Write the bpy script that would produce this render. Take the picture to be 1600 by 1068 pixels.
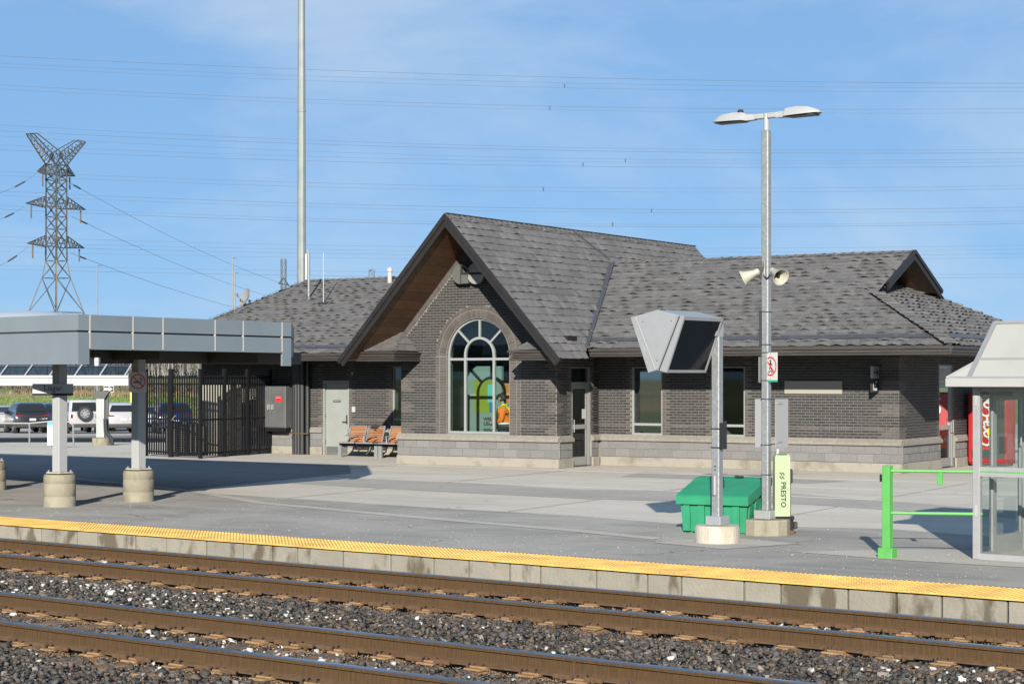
import bpy, math, random
import numpy as np
from mathutils import Vector, Matrix
random.seed(7); rng = np.random.default_rng(11)
scene = bpy.context.scene
for o in list(bpy.data.objects): bpy.data.objects.remove(o)
COL = scene.collection
rad = math.radians
# ---------------------------------------------------------------- camera
PSI = rad(32.1)
FW = Vector((-math.sin(PSI), math.cos(PSI), 0)); RT = Vector((math.cos(PSI), math.sin(PSI), 0))
cam = bpy.data.cameras.new('camera'); camo = bpy.data.objects.new('camera', cam); COL.objects.link(camo)
camo.location = (0, 0, 2.2); camo.rotation_euler = (rad(90), 0, PSI)
cam.sensor_width = 36; cam.lens = 36 * 2929 / 1600
cam.shift_y = (589.6 - 534) / 1600
cam.clip_start = .2; cam.clip_end = 6000
scene.camera = camo
# ---------------------------------------------------------------- sky and sun
SUN_EL = rad(20.0); SUN_DIR = Vector((.450, -.893, 0)).normalized()      # horizontal direction towards the sun
world = bpy.data.worlds.new('World'); scene.world = world; world.use_nodes = True
nt = world.node_tree; nt.nodes.clear()
def wn(t, **k):
    n = nt.nodes.new(t)
    for a, b in k.items(): setattr(n, a, b)
    return n
out = wn('ShaderNodeOutputWorld'); bg = wn('ShaderNodeBackground'); bg.inputs[1].default_value = .05
sky = wn('ShaderNodeTexSky', sky_type='NISHITA', sun_disc=False)
sky.sun_elevation = SUN_EL; sky.sun_rotation = math.atan2(SUN_DIR.x, SUN_DIR.y)
sky.altitude = 3000; sky.air_density = 1.0; sky.dust_density = 0; sky.ozone_density = 4
tc = wn('ShaderNodeTexCoord'); mp = wn('ShaderNodeMapping'); mp.inputs['Scale'].default_value = (1.5, 1.5, 3.6)
mp.inputs['Location'].default_value = (.35, .2, .1)
no = wn('ShaderNodeTexNoise'); no.inputs['Scale'].default_value = 2.6; no.inputs['Detail'].default_value = 7; no.inputs['Roughness'].default_value = .58
no.inputs['Distortion'].default_value = .35
rp = wn('ShaderNodeValToRGB'); rp.color_ramp.elements[0].position = .43; rp.color_ramp.elements[1].position = .74
rp.color_ramp.elements[1].color = (.72, .72, .72, 1)
mx = wn('ShaderNodeMix', data_type='RGBA'); mx.inputs[7].default_value = (6.4, 7.7, 9.2, 1)
L = nt.links.new
L(tc.outputs['Generated'], mp.inputs[0]); L(mp.outputs[0], no.inputs[0]); L(no.outputs[0], rp.inputs[0])
gm = wn('ShaderNodeGamma'); gm.inputs[1].default_value = .28; ml = wn('ShaderNodeMix', data_type='RGBA', blend_type='MULTIPLY'); ml.inputs[0].default_value = 1; ml.inputs[7].default_value = (2.15, 3.42, 4.95, 1)
L(sky.outputs[0], gm.inputs[0]); L(gm.outputs[0], ml.inputs[6])      # clear even April sky: softer gradient than the raw model
L(rp.outputs[0], mx.inputs[0]); L(ml.outputs[2], mx.inputs[6]); L(mx.outputs[2], bg.inputs[0]); L(bg.outputs[0], out.inputs[0])
sun = bpy.data.lights.new('sun', 'SUN'); suno = bpy.data.objects.new('sun', sun); COL.objects.link(suno)
sun.energy = 5; sun.angle = rad(.53); sun.color = (1, .93, .82)
sd = Vector((SUN_DIR.x * math.cos(SUN_EL), SUN_DIR.y * math.cos(SUN_EL), math.sin(SUN_EL)))
suno.rotation_euler = sd.to_track_quat('Z', 'Y').to_euler(); suno.location = (20, -40, 40)
vs = scene.view_settings; vs.view_transform = 'Standard'; vs.look = 'None'; vs.exposure = .9; vs.gamma = 1; vs.use_curve_mapping = False
scene.render.engine = 'CYCLES'; scene.cycles.max_bounces = 8; scene.cycles.transparent_max_bounces = 24
scene.cycles.caustics_reflective = False; scene.cycles.caustics_refractive = False

# ---------------------------------------------------------------- helpers
def at_depth(lat, dep, z=0.0):
    """world point from lateral and forward distance along the camera's level axes"""
    p = FW * dep + RT * lat
    return Vector((p.x, p.y, z))
MATS = {}
def mat(name, col, rough=.6, metal=0.0, var=0.0, scale=8.0, bump=0.0, bscale=None, col2=None, island=0.0, spec=None, coat=0.0, stretch=None, ramp=(.35, .7), detail=6, coords='Object', streak=None):
    """principled material: colour mixed towards col2 by noise, random tint per island/object, bump"""
    m = bpy.data.materials.new(name); m.use_nodes = True; MATS[name] = m
    n = m.node_tree.nodes; l = m.node_tree.links; b = n['Principled BSDF']
    b.inputs['Base Color'].default_value = (*col, 1); b.inputs['Roughness'].default_value = rough; b.inputs['Metallic'].default_value = metal
    if spec is not None: b.inputs['Specular IOR Level'].default_value = spec
    if coat: b.inputs['Coat Weight'].default_value = coat; b.inputs['Coat Roughness'].default_value = .05
    src = None
    if var or bump or col2:
        t = n.new('ShaderNodeNewGeometry' if coords == 'World' else 'ShaderNodeTexCoord'); ck = 'Position' if coords == 'World' else coords; mpn = n.new('ShaderNodeMapping'); l.new(t.outputs[ck], mpn.inputs[0])
        if stretch: mpn.inputs['Scale'].default_value = stretch
        nz = n.new('ShaderNodeTexNoise'); nz.inputs['Scale'].default_value = scale; nz.inputs['Detail'].default_value = detail; nz.inputs['Roughness'].default_value = .6
        l.new(mpn.outputs[0], nz.inputs[0])
        if col2 or var:
            r = n.new('ShaderNodeValToRGB'); r.color_ramp.elements[0].position = ramp[0]; r.color_ramp.elements[1].position = ramp[1]
            c2 = col2 or tuple(min(1, c * (1 + var)) for c in col)
            c1 = col if col2 else tuple(c * (1 - var) for c in col)
            r.color_ramp.elements[0].color = (*c1, 1); r.color_ramp.elements[1].color = (*c2, 1)
            l.new(nz.outputs[0], r.inputs[0]); src = r.outputs[0]
            rr = n.new('ShaderNodeMapRange'); rr.inputs[3].default_value = max(.02, rough - .08); rr.inputs[4].default_value = min(1, rough + .08)
            l.new(nz.outputs[0], rr.inputs[0]); l.new(rr.outputs[0], b.inputs['Roughness'])
        if streak:
            sc, sx, amt, sp = streak
            m2 = n.new('ShaderNodeMapping'); m2.inputs['Scale'].default_value = sx; l.new(t.outputs[ck], m2.inputs[0])
            n2 = n.new('ShaderNodeTexNoise'); n2.inputs['Scale'].default_value = 1; n2.inputs['Detail'].default_value = 8; l.new(m2.outputs[0], n2.inputs[0])
            r2 = n.new('ShaderNodeValToRGB'); r2.color_ramp.elements[0].position = sp[0]; r2.color_ramp.elements[1].position = sp[1]; l.new(n2.outputs[0], r2.inputs[0])
            mu = n.new('ShaderNodeMath'); mu.operation = 'MULTIPLY'; mu.inputs[1].default_value = amt; l.new(r2.outputs[0], mu.inputs[0])
            x2 = n.new('ShaderNodeMix'); x2.data_type = 'RGBA'; l.new(mu.outputs[0], x2.inputs[0]); l.new(src, x2.inputs[6]); x2.inputs[7].default_value = (*sc, 1); src = x2.outputs[2]
        if bump:
            nb = nz
            if bscale:
                nb = n.new('ShaderNodeTexNoise'); nb.inputs['Scale'].default_value = bscale; nb.inputs['Detail'].default_value = 8; l.new(mpn.outputs[0], nb.inputs[0])
            bp = n.new('ShaderNodeBump'); bp.inputs['Strength'].default_value = bump; bp.inputs['Distance'].default_value = .02
            l.new(nb.outputs[0], bp.inputs['Height']); l.new(bp.outputs[0], b.inputs['Normal'])
    if island:
        g = n.new('ShaderNodeNewGeometry'); oi = n.new('ShaderNodeObjectInfo')
        a = n.new('ShaderNodeMath'); a.operation = 'ADD'; l.new(g.outputs['Random Per Island'], a.inputs[0]); l.new(oi.outputs['Random'], a.inputs[1])
        fr = n.new('ShaderNodeMath'); fr.operation = 'FRACT'; l.new(a.outputs[0], fr.inputs[0])
        mr = n.new('ShaderNodeMapRange'); mr.inputs[3].default_value = 1 - island; mr.inputs[4].default_value = 1 + island; l.new(fr.outputs[0], mr.inputs[0])
        mm = n.new('ShaderNodeMix'); mm.data_type = 'RGBA'; mm.blend_type = 'MULTIPLY'; mm.inputs[0].default_value = 1
        if src: l.new(src, mm.inputs[6])
        else: mm.inputs[6].default_value = (*col, 1)
        l.new(mr.outputs[0], mm.inputs[7]); src = mm.outputs[2]
    if src: l.new(src, b.inputs['Base Color'])
    return m
def glass(name, tint=(.75, .88, .85), refl=.10):
    m = bpy.data.materials.new(name); m.use_nodes = True; MATS[name] = m
    n = m.node_tree.nodes; l = m.node_tree.links; n.remove(n['Principled BSDF'])
    t = n.new('ShaderNodeBsdfTransparent'); t.inputs[0].default_value = (*tint, 1)
    g = n.new('ShaderNodeBsdfGlossy'); g.inputs['Roughness'].default_value = .02; g.inputs[0].default_value = (.9, .95, .95, 1)
    lw = n.new('ShaderNodeFresnel'); lw.inputs[0].default_value = 1.5
    ad = n.new('ShaderNodeMath'); ad.operation = 'ADD'; ad.inputs[1].default_value = refl; ad.use_clamp = True; l.new(lw.outputs[0], ad.inputs[0])
    x = n.new('ShaderNodeMixShader'); l.new(ad.outputs[0], x.inputs[0]); l.new(t.outputs[0], x.inputs[1]); l.new(g.outputs[0], x.inputs[2])
    l.new(x.outputs[0], n['Material Output'].inputs[0]); return m

def tag(o, label=None, cat=None, group=None, kind=None):
    if label: o['label'] = label
    if cat: o['category'] = cat
    if group: o['group'] = group
    if kind: o['kind'] = kind
    return o
def thing(name, label, cat, loc=(0, 0, 0), rz=0.0, group=None):
    o = bpy.data.objects.new(name, None); COL.objects.link(o); o.empty_display_size = .1
    o.location = loc; o.rotation_euler = (0, 0, rz)
    return tag(o, label, cat, group)
def copy_tree(o, parent=None):
    c = o.copy(); COL.objects.link(c); c.parent = parent
    for ch in list(o.children): copy_tree(ch, c)
    return c
def mesh_obj(name, me, parent=None, loc=(0, 0, 0), rot=None):
    o = bpy.data.objects.new(name, me); COL.objects.link(o); o.location = loc
    if rot is not None: o.rotation_euler = rot
    if parent: o.parent = parent
    return o
class MB:
    """collects faces; build() links them as one mesh object. 'org' is subtracted so meshes can be written in world coordinates"""
    def __init__(s): s.v = []; s.f = []; s.mi = []; s.cur = 0
    def add(s, vs, fs):
        k = len(s.v); s.v += [tuple(p) for p in vs]; s.f += [tuple(i + k for i in f) for f in fs]; s.mi += [s.cur] * len(fs); return s
    def box(s, c, d, M=None, bev=0.0):
        x, y, z = d[0] / 2, d[1] / 2, d[2] / 2
        if bev <= 0:
            vs = [Vector((i * x, j * y, k * z)) for i in (-1, 1) for j in (-1, 1) for k in (-1, 1)]
            fs = [(0, 1, 3, 2), (4, 6, 7, 5), (0, 4, 5, 1), (2, 3, 7, 6), (0, 2, 6, 4), (1, 5, 7, 3)]
        else:
            b = min(bev, x * .9, y * .9, z * .9)
            ring = [(-x, -y + b), (-x + b, -y), (x - b, -y), (x, -y + b), (x, y - b), (x - b, y), (-x + b, y), (-x, y - b)]
            inn = [(-x + b, -y + b), (-x + b, -y + b), (x - b, -y + b), (x - b, -y + b), (x - b, y - b), (x - b, y - b), (-x + b, y - b), (-x + b, y - b)]
            vs = [Vector((a, c2, -z + b)) for a, c2 in ring] + [Vector((a, c2, z - b)) for a, c2 in ring]
            vs += [Vector((sx * (x - b), sy * (y - b), zz)) for zz in (-z, z) for sx, sy in ((-1, -1), (1, -1), (1, 1), (-1, 1))]
            fs = [(i, (i + 1) % 8, (i + 1) % 8 + 8, i + 8) for i in range(8)]
            m = [0, 0, 1, 1, 2, 2, 3, 3]
            for zz, base, off in ((0, 0, 16), (1, 8, 20)):
                for i in range(8):
                    a, c2 = i, (i + 1) % 8
                    f = (base + a, off + m[a], off + m[c2], base + c2) if m[a] != m[c2] else (base + a, off + m[a], base + c2)
                    fs.append(f if zz == 0 else f[::-1])
                q = tuple(off + i for i in range(4)); fs.append(q[::-1] if zz == 0 else q)
        if M is not None: vs = [M @ p for p in vs]
        c = Vector(c); return s.add([p + c for p in vs], fs)
    def bx(s, x0, x1, y0, y1, z0, z1, bev=0.0):
        return s.box(((x0 + x1) / 2, (y0 + y1) / 2, (z0 + z1) / 2), (abs(x1 - x0), abs(y1 - y0), abs(z1 - z0)), None, bev)
    def bar(s, a, b, w, h=None, up=(0, 0, 1), bev=0.0):
        """rectangular bar from a to b, w across, h along 'up'"""
        a, b = Vector(a), Vector(b); h = h or w; d = b - a
        ux = d.normalized(); u = Vector(up)
        if abs(ux.dot(u.normalized())) > .99: u = Vector((0, 1, 0)) if abs(ux.y) < .9 else Vector((1, 0, 0))
        uy = u.cross(ux).normalized(); uz = ux.cross(uy)
        M = Matrix((ux, uy, uz)).transposed()
        return s.box((a + b) / 2, (d.length, w, h), M, bev)
    def tube(s, pts, r, n=10, cap=True):
        pts = [Vector(p) for p in pts]; rs = r if isinstance(r, (list, tuple)) else [r] * len(pts); rings = []; prev = None
        for i, p in enumerate(pts):
            t = (pts[min(i + 1, len(pts) - 1)] - pts[max(i - 1, 0)]).normalized()
            if prev is None:
                u = Vector((0, 0, 1)) if abs(t.z) < .9 else Vector((1, 0, 0)); prev = t.cross(u).normalized()
            else:
                prev = (prev - t * prev.dot(t)).normalized()
            w = t.cross(prev)
            rings.append([p + prev * (rs[i] * math.cos(2 * math.pi * k / n)) + w * (rs[i] * math.sin(2 * math.pi * k / n)) for k in range(n)])
        vs = [q for g in rings for q in g]
        fs = [(i * n + k, i * n + (k + 1) % n, (i + 1) * n + (k + 1) % n, (i + 1) * n + k) for i in range(len(pts) - 1) for k in range(n)]
        if cap: fs += [tuple(range(n))[::-1], tuple((len(pts) - 1) * n + k for k in range(n))]
        return s.add(vs, fs)
    def lathe(s, prof, n=20, c=(0, 0, 0), M=None):
        """prof: list of (radius, z)"""
        c = Vector(c); vs = [Vector((r * math.cos(2 * math.pi * k / n), r * math.sin(2 * math.pi * k / n), z)) for r, z in prof for k in range(n)]
        if M is not None: vs = [M @ p for p in vs]
        fs = [(i * n + k, i * n + (k + 1) % n, (i + 1) * n + (k + 1) % n, (i + 1) * n + k) for i in range(len(prof) - 1) for k in range(n)]
        fs += [tuple(range(n))[::-1], tuple((len(prof) - 1) * n + k for k in range(n))]
        return s.add([p + c for p in vs], fs)
    def prism(s, poly, a, b):
        """poly: list of 3D points (planar); extruded from offset a to offset b (vectors)"""
        a, b = Vector(a), Vector(b); P = [Vector(p) for p in poly]; n = len(P)
        vs = [p + a for p in P] + [p + b for p in P]
        fs = [tuple(range(n)), tuple(range(2 * n - 1, n - 1, -1))] + [(i, i + n, (i + 1) % n + n, (i + 1) % n) for i in range(n)]
        return s.add(vs, fs)
    def quad(s, *p): return s.add(p, [tuple(range(len(p)))])
    def mesh(s, name, mats, org=(0, 0, 0), smooth=False):
        me = bpy.data.meshes.new(name); o = Vector(org)
        me.from_pydata([(v[0] - o.x, v[1] - o.y, v[2] - o.z) for v in s.v], [], s.f)
        mats = mats if isinstance(mats, (list, tuple)) else [mats]
        for m in mats: me.materials.append(m if not isinstance(m, str) else MATS[m])
        if len(mats) > 1: me.polygons.foreach_set('material_index', s.mi)
        import bmesh
        bm = bmesh.new(); bm.from_mesh(me); bmesh.ops.recalc_face_normals(bm, faces=bm.faces); bm.to_mesh(me); bm.free()
        if smooth: me.polygons.foreach_set('use_smooth', [True] * len(me.polygons)); me.set_sharp_from_angle(angle=rad(38))
        return me
    def build(s, name, mats, parent=None, org=(0, 0, 0), smooth=False, loc=(0, 0, 0)):
        return mesh_obj(name, s.mesh(name, mats, org, smooth), parent, loc)
def struct(o): o['kind'] = 'structure'; return o
def text_mesh(name, body, size, m, extrude=.002, shear=0.0, spacing=1.0, align='CENTER', font_scale_x=1.0, bold=0.0):
    """lettering as real mesh, in the XZ plane facing -Y, centred on the origin"""
    c = bpy.data.curves.new(name, 'FONT'); c.body = body; c.size = size; c.extrude = extrude; c.shear = shear; c.space_character = spacing
    c.align_x = align; c.align_y = 'CENTER'; c.offset = bold; c.resolution_u = 3
    t = bpy.data.objects.new('tmp', c); COL.objects.link(t); dg = bpy.context.evaluated_depsgraph_get()
    me = bpy.data.meshes.new_from_object(t.evaluated_get(dg)); bpy.data.objects.remove(t)
    for v in me.vertices: v.co = Vector((v.co.x * font_scale_x, -v.co.z, v.co.y))
    me.materials.clear(); me.materials.append(MATS[m]); me.name = name
    return me
# ---------------------------------------------------------------- materials (real-world base colours)
mat('brick_dark', (0.026, 0.025, 0.025), .75, var=.25, scale=30, island=.28, bump=.3, coords='World')
mat('brick_brown', (0.066, 0.058, 0.053), .75, var=.2, scale=30, island=.2, bump=.3, coords='World')
mat('mortar', (0.15, 0.143, 0.132), .9, var=.15, scale=14)
mat('block', (0.155, 0.153, 0.151), .9, var=.14, scale=40, island=.12, bump=.5, bscale=120, coords='World')
mat('block_mortar', (0.207, 0.203, 0.189), .9, var=.1)
mat('limestone', (0.193, 0.180, 0.156), .85, var=.12, scale=9, bump=.2, bscale=60, island=.06)
mat('foundation', (0.235, 0.22, 0.185), .9, col2=(0.125, 0.108, 0.078), scale=2.2, ramp=(.48, .78), bump=.5, bscale=25)
mat('shingle', (0.087, 0.083, 0.082), .85, col2=(0.130, 0.127, 0.125), scale=5, island=.17, bump=.25, bscale=40, stretch=(1, 3, 1), coords='World')
mat('roof_deck', (.06, .055, .05), .9)
mat('metal_grey', (0.102, 0.102, 0.108), .45, .6, var=.1, scale=3)
mat('brown_metal', (0.011, 0.009, 0.008), .5, var=.12, scale=5)
mat('brown_gutter', (0.038, 0.032, 0.029), .5, var=.18, scale=3, stretch=(.6, .6, 6))
mat('soffit_wood', (0.099, 0.047, 0.019), .55, col2=(0.058, 0.026, 0.009), scale=3, stretch=(6, 1, 6), island=.18)
mat('soffit_dark', (.05, .042, .038), .7)
mat('window_frame', (0.22, 0.237, 0.232), .4, var=.04)
mat('dark_frame', (.03, .032, .034), .4)
mat('steel_door_frame', (0.252, 0.258, 0.258), .35, .3)
glass('glass', (.58, .74, .70), .0); glass('glass_clear', (.90, .95, .94), .03); glass('glass_dark', (.10, .12, .13), .0)
mat('edge_concrete', (0.220, 0.207, 0.172), .9, col2=(0.180, 0.168, 0.135), scale=3.0, ramp=(.4, .75), island=.08, bump=.4, bscale=30, streak=((0.062, 0.046, 0.024), (3.2, 3.2, 1.6), .8, (.52, .61)), coords='World')
mat('pier_concrete', (0.237, 0.217, 0.163), .9, col2=(0.190, 0.171, 0.128), scale=5, bump=.5, bscale=40, streak=((.10, .085, .055), (5, 5, 2.2), .6, (.53, .72)), island=.05, coords='World')
mat('pole_base', (0.372, 0.351, 0.300), .9, col2=(0.270, 0.222, 0.150), scale=6, ramp=(.5, .75), bump=.5, bscale=40, stretch=(1, 1, .25))
glass('glass_teal', (.30, .50, .46), .22)
mat('yellow_tactile', (0.57, 0.35, 0.088), .65, var=.22, scale=2.2, streak=((.20, .16, .09), (1.5, 4, 1), .55, (.55, .75)), island=.06, coords='World')
mat('rail_side', (.088, .052, .024), .9, spec=.12, col2=(.048, .031, .018), scale=5, stretch=(13, 13, .8), bump=.3, ramp=(.3, .7))
mat('rust_dust', (.26, .155, .072), .95, col2=(.16, .115, .07), scale=3, coords='World', island=.35)
mat('rail_foot', (0.089, 0.049, 0.021), .9, var=.25, scale=10)
mat('rail_top', (.42, .42, .43), .22, 1.0, var=.1, scale=5)
mat('tie', (0.094, 0.069, 0.053), .9, col2=(0.237, 0.131, 0.056), scale=3.4, ramp=(.42, .66), bump=.6, bscale=20, stretch=(4, 1, 4), island=.25, coords='World')
mat('tie_plate', (0.27, 0.155, 0.066), .9, col2=(0.165, 0.105, 0.052), scale=14, bump=.4, island=.2, coords='World')
mat('spike', (.07, .042, .026), .85)
mat('gravel_bed', (.10, .085, .068), .95, var=.5, scale=40, bump=1, bscale=70)
mat('galvanized', (0.253, 0.269, 0.275), .48, .55, col2=(0.312, 0.328, 0.334), scale=26, ramp=(.4, .62))
mat('silver_paint', (0.308, 0.321, 0.333), .42, .35, var=.03)
mat('silver_panel', (0.185, 0.22, 0.245), .42, .25, var=.04, scale=1.5, island=.03)
mat('panel_seam', (.42, .38, .34), .6)
mat('white_paint', (0.29, 0.3, 0.305), .45, var=.03)
mat('white_plastic', (0.34, 0.34, 0.33), .45)
mat('black_metal', (.006, .006, .007), .6, spec=.25)
mat('black_plastic', (.015, .015, .016), .4)
mat('screen', (.005, .006, .008), .15, spec=.3)
mat('grey_metal', (0.126, 0.130, 0.130), .45, .4, var=.08, scale=3)
mat('dark_pipe', (0.031, 0.033, 0.035), .4, .2)
mat('door_paint', (0.222, 0.240, 0.225), .5, col2=(0.198, 0.213, 0.198), scale=2, ramp=(.4, .7))
mat('bin_green', (0.012, 0.194, 0.094), .55, var=.10, scale=3, streak=((.03, .10, .06), (3, 3, 1.2), .55, (.52, .75)), bump=.15, bscale=30)
mat('lime_green', (0.075, 0.3, 0.065), .55, var=.08, scale=4, streak=((.05, .12, .05), (6, 6, 2), .5, (.56, .75)))
mat('presto_green', (0.270, 0.345, 0.195), .45)
mat('presto_dark', (.04, .12, .10), .4)
mat('ink', (.012, .012, .012), .6)
mat('sign_white', (0.48, 0.48, 0.46), .5)
mat('sign_red', (.55, .02, .025), .5)
mat('sign_green', (.02, .32, .14), .5)
mat('sign_back', (0.280, 0.287, 0.294), .5, .4)
mat('yellow_paint', (.78, .62, .03), .5)
mat('blue_sign', (.05, .25, .5), .5)
mat('bench_wood', (0.264, 0.102, 0.036), .5, col2=(0.312, 0.144, 0.060), scale=5, stretch=(.4, 6, 6), island=.15, coords='World')
mat('alloy', (0.297, 0.302, 0.306), .35, .5)
mat('aluminium', (0.333, 0.333, 0.339), .4, .35, var=.04)
mat('horn_beige', (0.33, 0.32, 0.26), .45)
mat('dish_grey', (0.2, 0.205, 0.2), .5)
mat('coke_red', (0.3, 0.011, 0.014), .35)
mat('shelter_roof', (0.31, 0.315, 0.29), .4, col2=(0.24, 0.225, 0.17), scale=.8, ramp=(.5, .8), stretch=(1, 1, .5))
mat('shelter_fascia', (0.31, 0.31, 0.3), .45, var=.05, scale=2)
mat('lattice', (0.08, 0.085, 0.085), .6, .3, col2=(0.11, 0.095, 0.08), scale=.25, ramp=(.45, .7))
mat('insulator', (.10, .085, .075), .5)
mat('wire', (0.1, 0.115, 0.14), .5)
mat('mast', (0.216, 0.234, 0.234), .45, .3, var=.08, scale=1.5)
mat('cream', (0.25, 0.24, 0.2), .6); mat('orange_cloth', (.95, .17, .015), .8); mat('hiviz', (.72, .85, .06), .6); mat('reflective', (.75, .76, .78), .4)
mat('skin', (.42, .25, .17), .6); mat('hair', (.02, .017, .015), .7); mat('dark_cloth', (.03, .035, .05), .85)
mat('mural_white', (.22, .255, .245), .6); mat('mural_lime', (.26, .27, .02), .6); mat('mural_teal', (.14, .45, .46), .6); mat('mural_blue', (.03, .16, .42), .6); mat('mural_orange', (.55, .19, .08), .6)
mat('interior', (.22, .25, .23), .8); mat('interior_floor', (.25, .24, .22), .5); mat('paper', (0.35, 0.35, 0.34), .7)
mat('dome_plastic', (0.330, 0.360, 0.396), .3)
mat('car_black', (.012, .013, .016), .22, coat=.6); mat('car_white', (.30, .305, .31), .25, coat=.6); mat('car_blue', (.008, .02, .06), .22, coat=.6); mat('car_silver', (.40, .43, .46), .25, .4, coat=.6); mat('car_teal', (.10, .24, .36), .25, coat=.5)
mat('car_glass', (.012, .014, .016), .06); mat('tyre', (.02, .02, .02), .8); mat('tail_red', (.16, .008, .01), .25); mat('plastic_trim', (.03, .03, .032), .6)
mat('grass', (.085, .135, .030), .9, col2=(.13, .165, .045), scale=.5, bump=.8, bscale=8, streak=((.30, .22, .10), (.03, .03, 1), .9, (.48, .60)))
mat('grass_blade', (.10, .15, .035), .8, island=.4); mat('shrub_blade', (.105, .085, .060), .9, island=.4); mat('dry_blade', (0.198, 0.147, 0.075), .9, island=.35); mat('twig', (0.2, 0.185, 0.17), .9, island=.3)
# stones: colour picked per stone
def stone_mat():
    m = bpy.data.materials.new('ballast'); m.use_nodes = True; MATS['ballast'] = m
    n = m.node_tree.nodes; l = m.node_tree.links; b = n['Principled BSDF']; b.inputs['Roughness'].default_value = .85
    g = n.new('ShaderNodeNewGeometry'); r = n.new('ShaderNodeValToRGB'); r.color_ramp.interpolation = 'CONSTANT'
    el = r.color_ramp.elements; cols = [(0, (.055, .052, .050)), (.18, (.088, .082, .078)), (.36, (.125, .117, .110)), (.52, (.075, .066, .056)), (.66, (.17, .16, .155)), (.77, (.16, .125, .085)), (.86, (.11, .12, .13)), (.93, (.13, .065, .045)), (.955, (.33, .32, .30))]; cols = [(p, tuple(x * k_ for x, k_ in zip(c, (.56, .525, .48)))) for p, c in cols]
    el[0].position = 0; el[0].color = (*cols[0][1], 1); el[1].position = cols[1][0]; el[1].color = (*cols[1][1], 1)
    for p, c in cols[2:]:
        e = el.new(p); e.color = (*c, 1)
    l.new(g.outputs['Random Per Island'], r.inputs[0]); l.new(r.outputs[0], b.inputs['Base Color'])
stone_mat(); mat('white_stone', (0.422, 0.408, 0.381), .85, island=.25)

def paving(name, col, light, dark, sx=.5, crack=.5, gum=.6):
    """worn paving: broad tone changes, streaks along the platform, hairline cracks, gum spots, fine grain"""
    m = bpy.data.materials.new(name); m.use_nodes = True; MATS[name] = m
    n = m.node_tree.nodes; l = m.node_tree.links; b = n['Principled BSDF']; b.inputs['Roughness'].default_value = .9
    g = n.new('ShaderNodeNewGeometry')
    def noise(scale, st=(1, 1, 1), det=6, dist=0.0, rot=0.0):
        mp_ = n.new('ShaderNodeMapping'); mp_.inputs['Scale'].default_value = st; mp_.inputs['Rotation'].default_value = (0, 0, rot); l.new(g.outputs['Position'], mp_.inputs[0])
        z = n.new('ShaderNodeTexNoise'); z.inputs['Scale'].default_value = scale; z.inputs['Detail'].default_value = det; z.inputs['Roughness'].default_value = .62; z.inputs['Distortion'].default_value = dist; l.new(mp_.outputs[0], z.inputs[0]); return z.outputs[0]
    def ramp(src, a, c, top=1.0):
        r = n.new('ShaderNodeMapRange'); r.inputs[1].default_value = a; r.inputs[2].default_value = c; r.inputs[4].default_value = top; l.new(src, r.inputs[0]); return r.outputs[0]
    def mix(fac, A, B):
        x = n.new('ShaderNodeMix'); x.data_type = 'RGBA'; l.new(fac, x.inputs[0])
        if isinstance(A, tuple): x.inputs[6].default_value = (*A, 1)
        else: l.new(A, x.inputs[6])
        x.inputs[7].default_value = (*B, 1); return x.outputs[2]
    c = mix(ramp(noise(.45, (1, 1, 1), 8, .6), .35, .68), col, light)
    c = mix(ramp(noise(1.0, (sx * .35, 1.5, 1), 9, .5, rad(8)), .50, .72, .75), c, light)
    c = mix(ramp(noise(1.4, (sx * .3, 1.1, 1), 9, .8, rad(6)), .53, .75, .6), c, dark)
    c = mix(ramp(noise(4.5, det=8), .60, .78, .45), c, dark)
    mp_ = n.new('ShaderNodeVectorMath'); mp_.operation = 'ADD'; nz = n.new('ShaderNodeTexNoise'); nz.inputs['Scale'].default_value = 1.1; l.new(g.outputs['Position'], nz.inputs[0]); l.new(g.outputs['Position'], mp_.inputs[0]); l.new(nz.outputs['Color'], mp_.inputs[1])
    v = n.new('ShaderNodeTexVoronoi'); v.feature = 'DISTANCE_TO_EDGE'; v.inputs['Scale'].default_value = .22; l.new(mp_.outputs[0], v.inputs[0])
    cr = n.new('ShaderNodeMath'); cr.operation = 'MULTIPLY'; l.new(ramp(v.outputs['Distance'], .0030, .0012, crack), cr.inputs[0]); l.new(ramp(noise(.5), .45, .55), cr.inputs[1]); c = mix(cr.outputs[0], c, tuple(x * .4 for x in dark))
    v2 = n.new('ShaderNodeTexVoronoi'); v2.inputs['Scale'].default_value = 2.3; l.new(g.outputs['Position'], v2.inputs[0]); c = mix(ramp(v2.outputs['Distance'], .075, .055, gum * .5), c, tuple(x * .6 for x in dark))
    fine = noise(140, det=3); c = mix(ramp(fine, .56, .75, .5), c, tuple(x * .62 for x in dark)); c = mix(ramp(fine, .44, .28, .4), c, tuple(min(1, x * 1.35) for x in light))
    l.new(c, b.inputs['Base Color']); bp = n.new('ShaderNodeBump'); bp.inputs['Strength'].default_value = .35; bp.inputs['Distance'].default_value = .01; l.new(noise(70, det=8), bp.inputs['Height']); l.new(bp.outputs[0], b.inputs['Normal'])
paving('concrete', (.40, .368, .312), (.475, .44, .378), (.29, .265, .225))
paving('concrete_mid', (.33, .305, .262), (.40, .37, .32), (.24, .222, .19))
paving('asphalt', (.20, .188, .170), (.33, .31, .275), (.118, .112, .104), .45, .8)
paving('asphalt_dark', (.265, .248, .220), (.33, .31, .275), (.20, .188, .168))
paving('asphalt_shadow', (.155, .150, .145), (.19, .184, .176), (.12, .116, .11))  # darkened asphalt, used only to deepen the canopy's shadow
paving('road', (.28, .265, .24), (.33, .31, .28), (.21, .2, .18))
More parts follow.
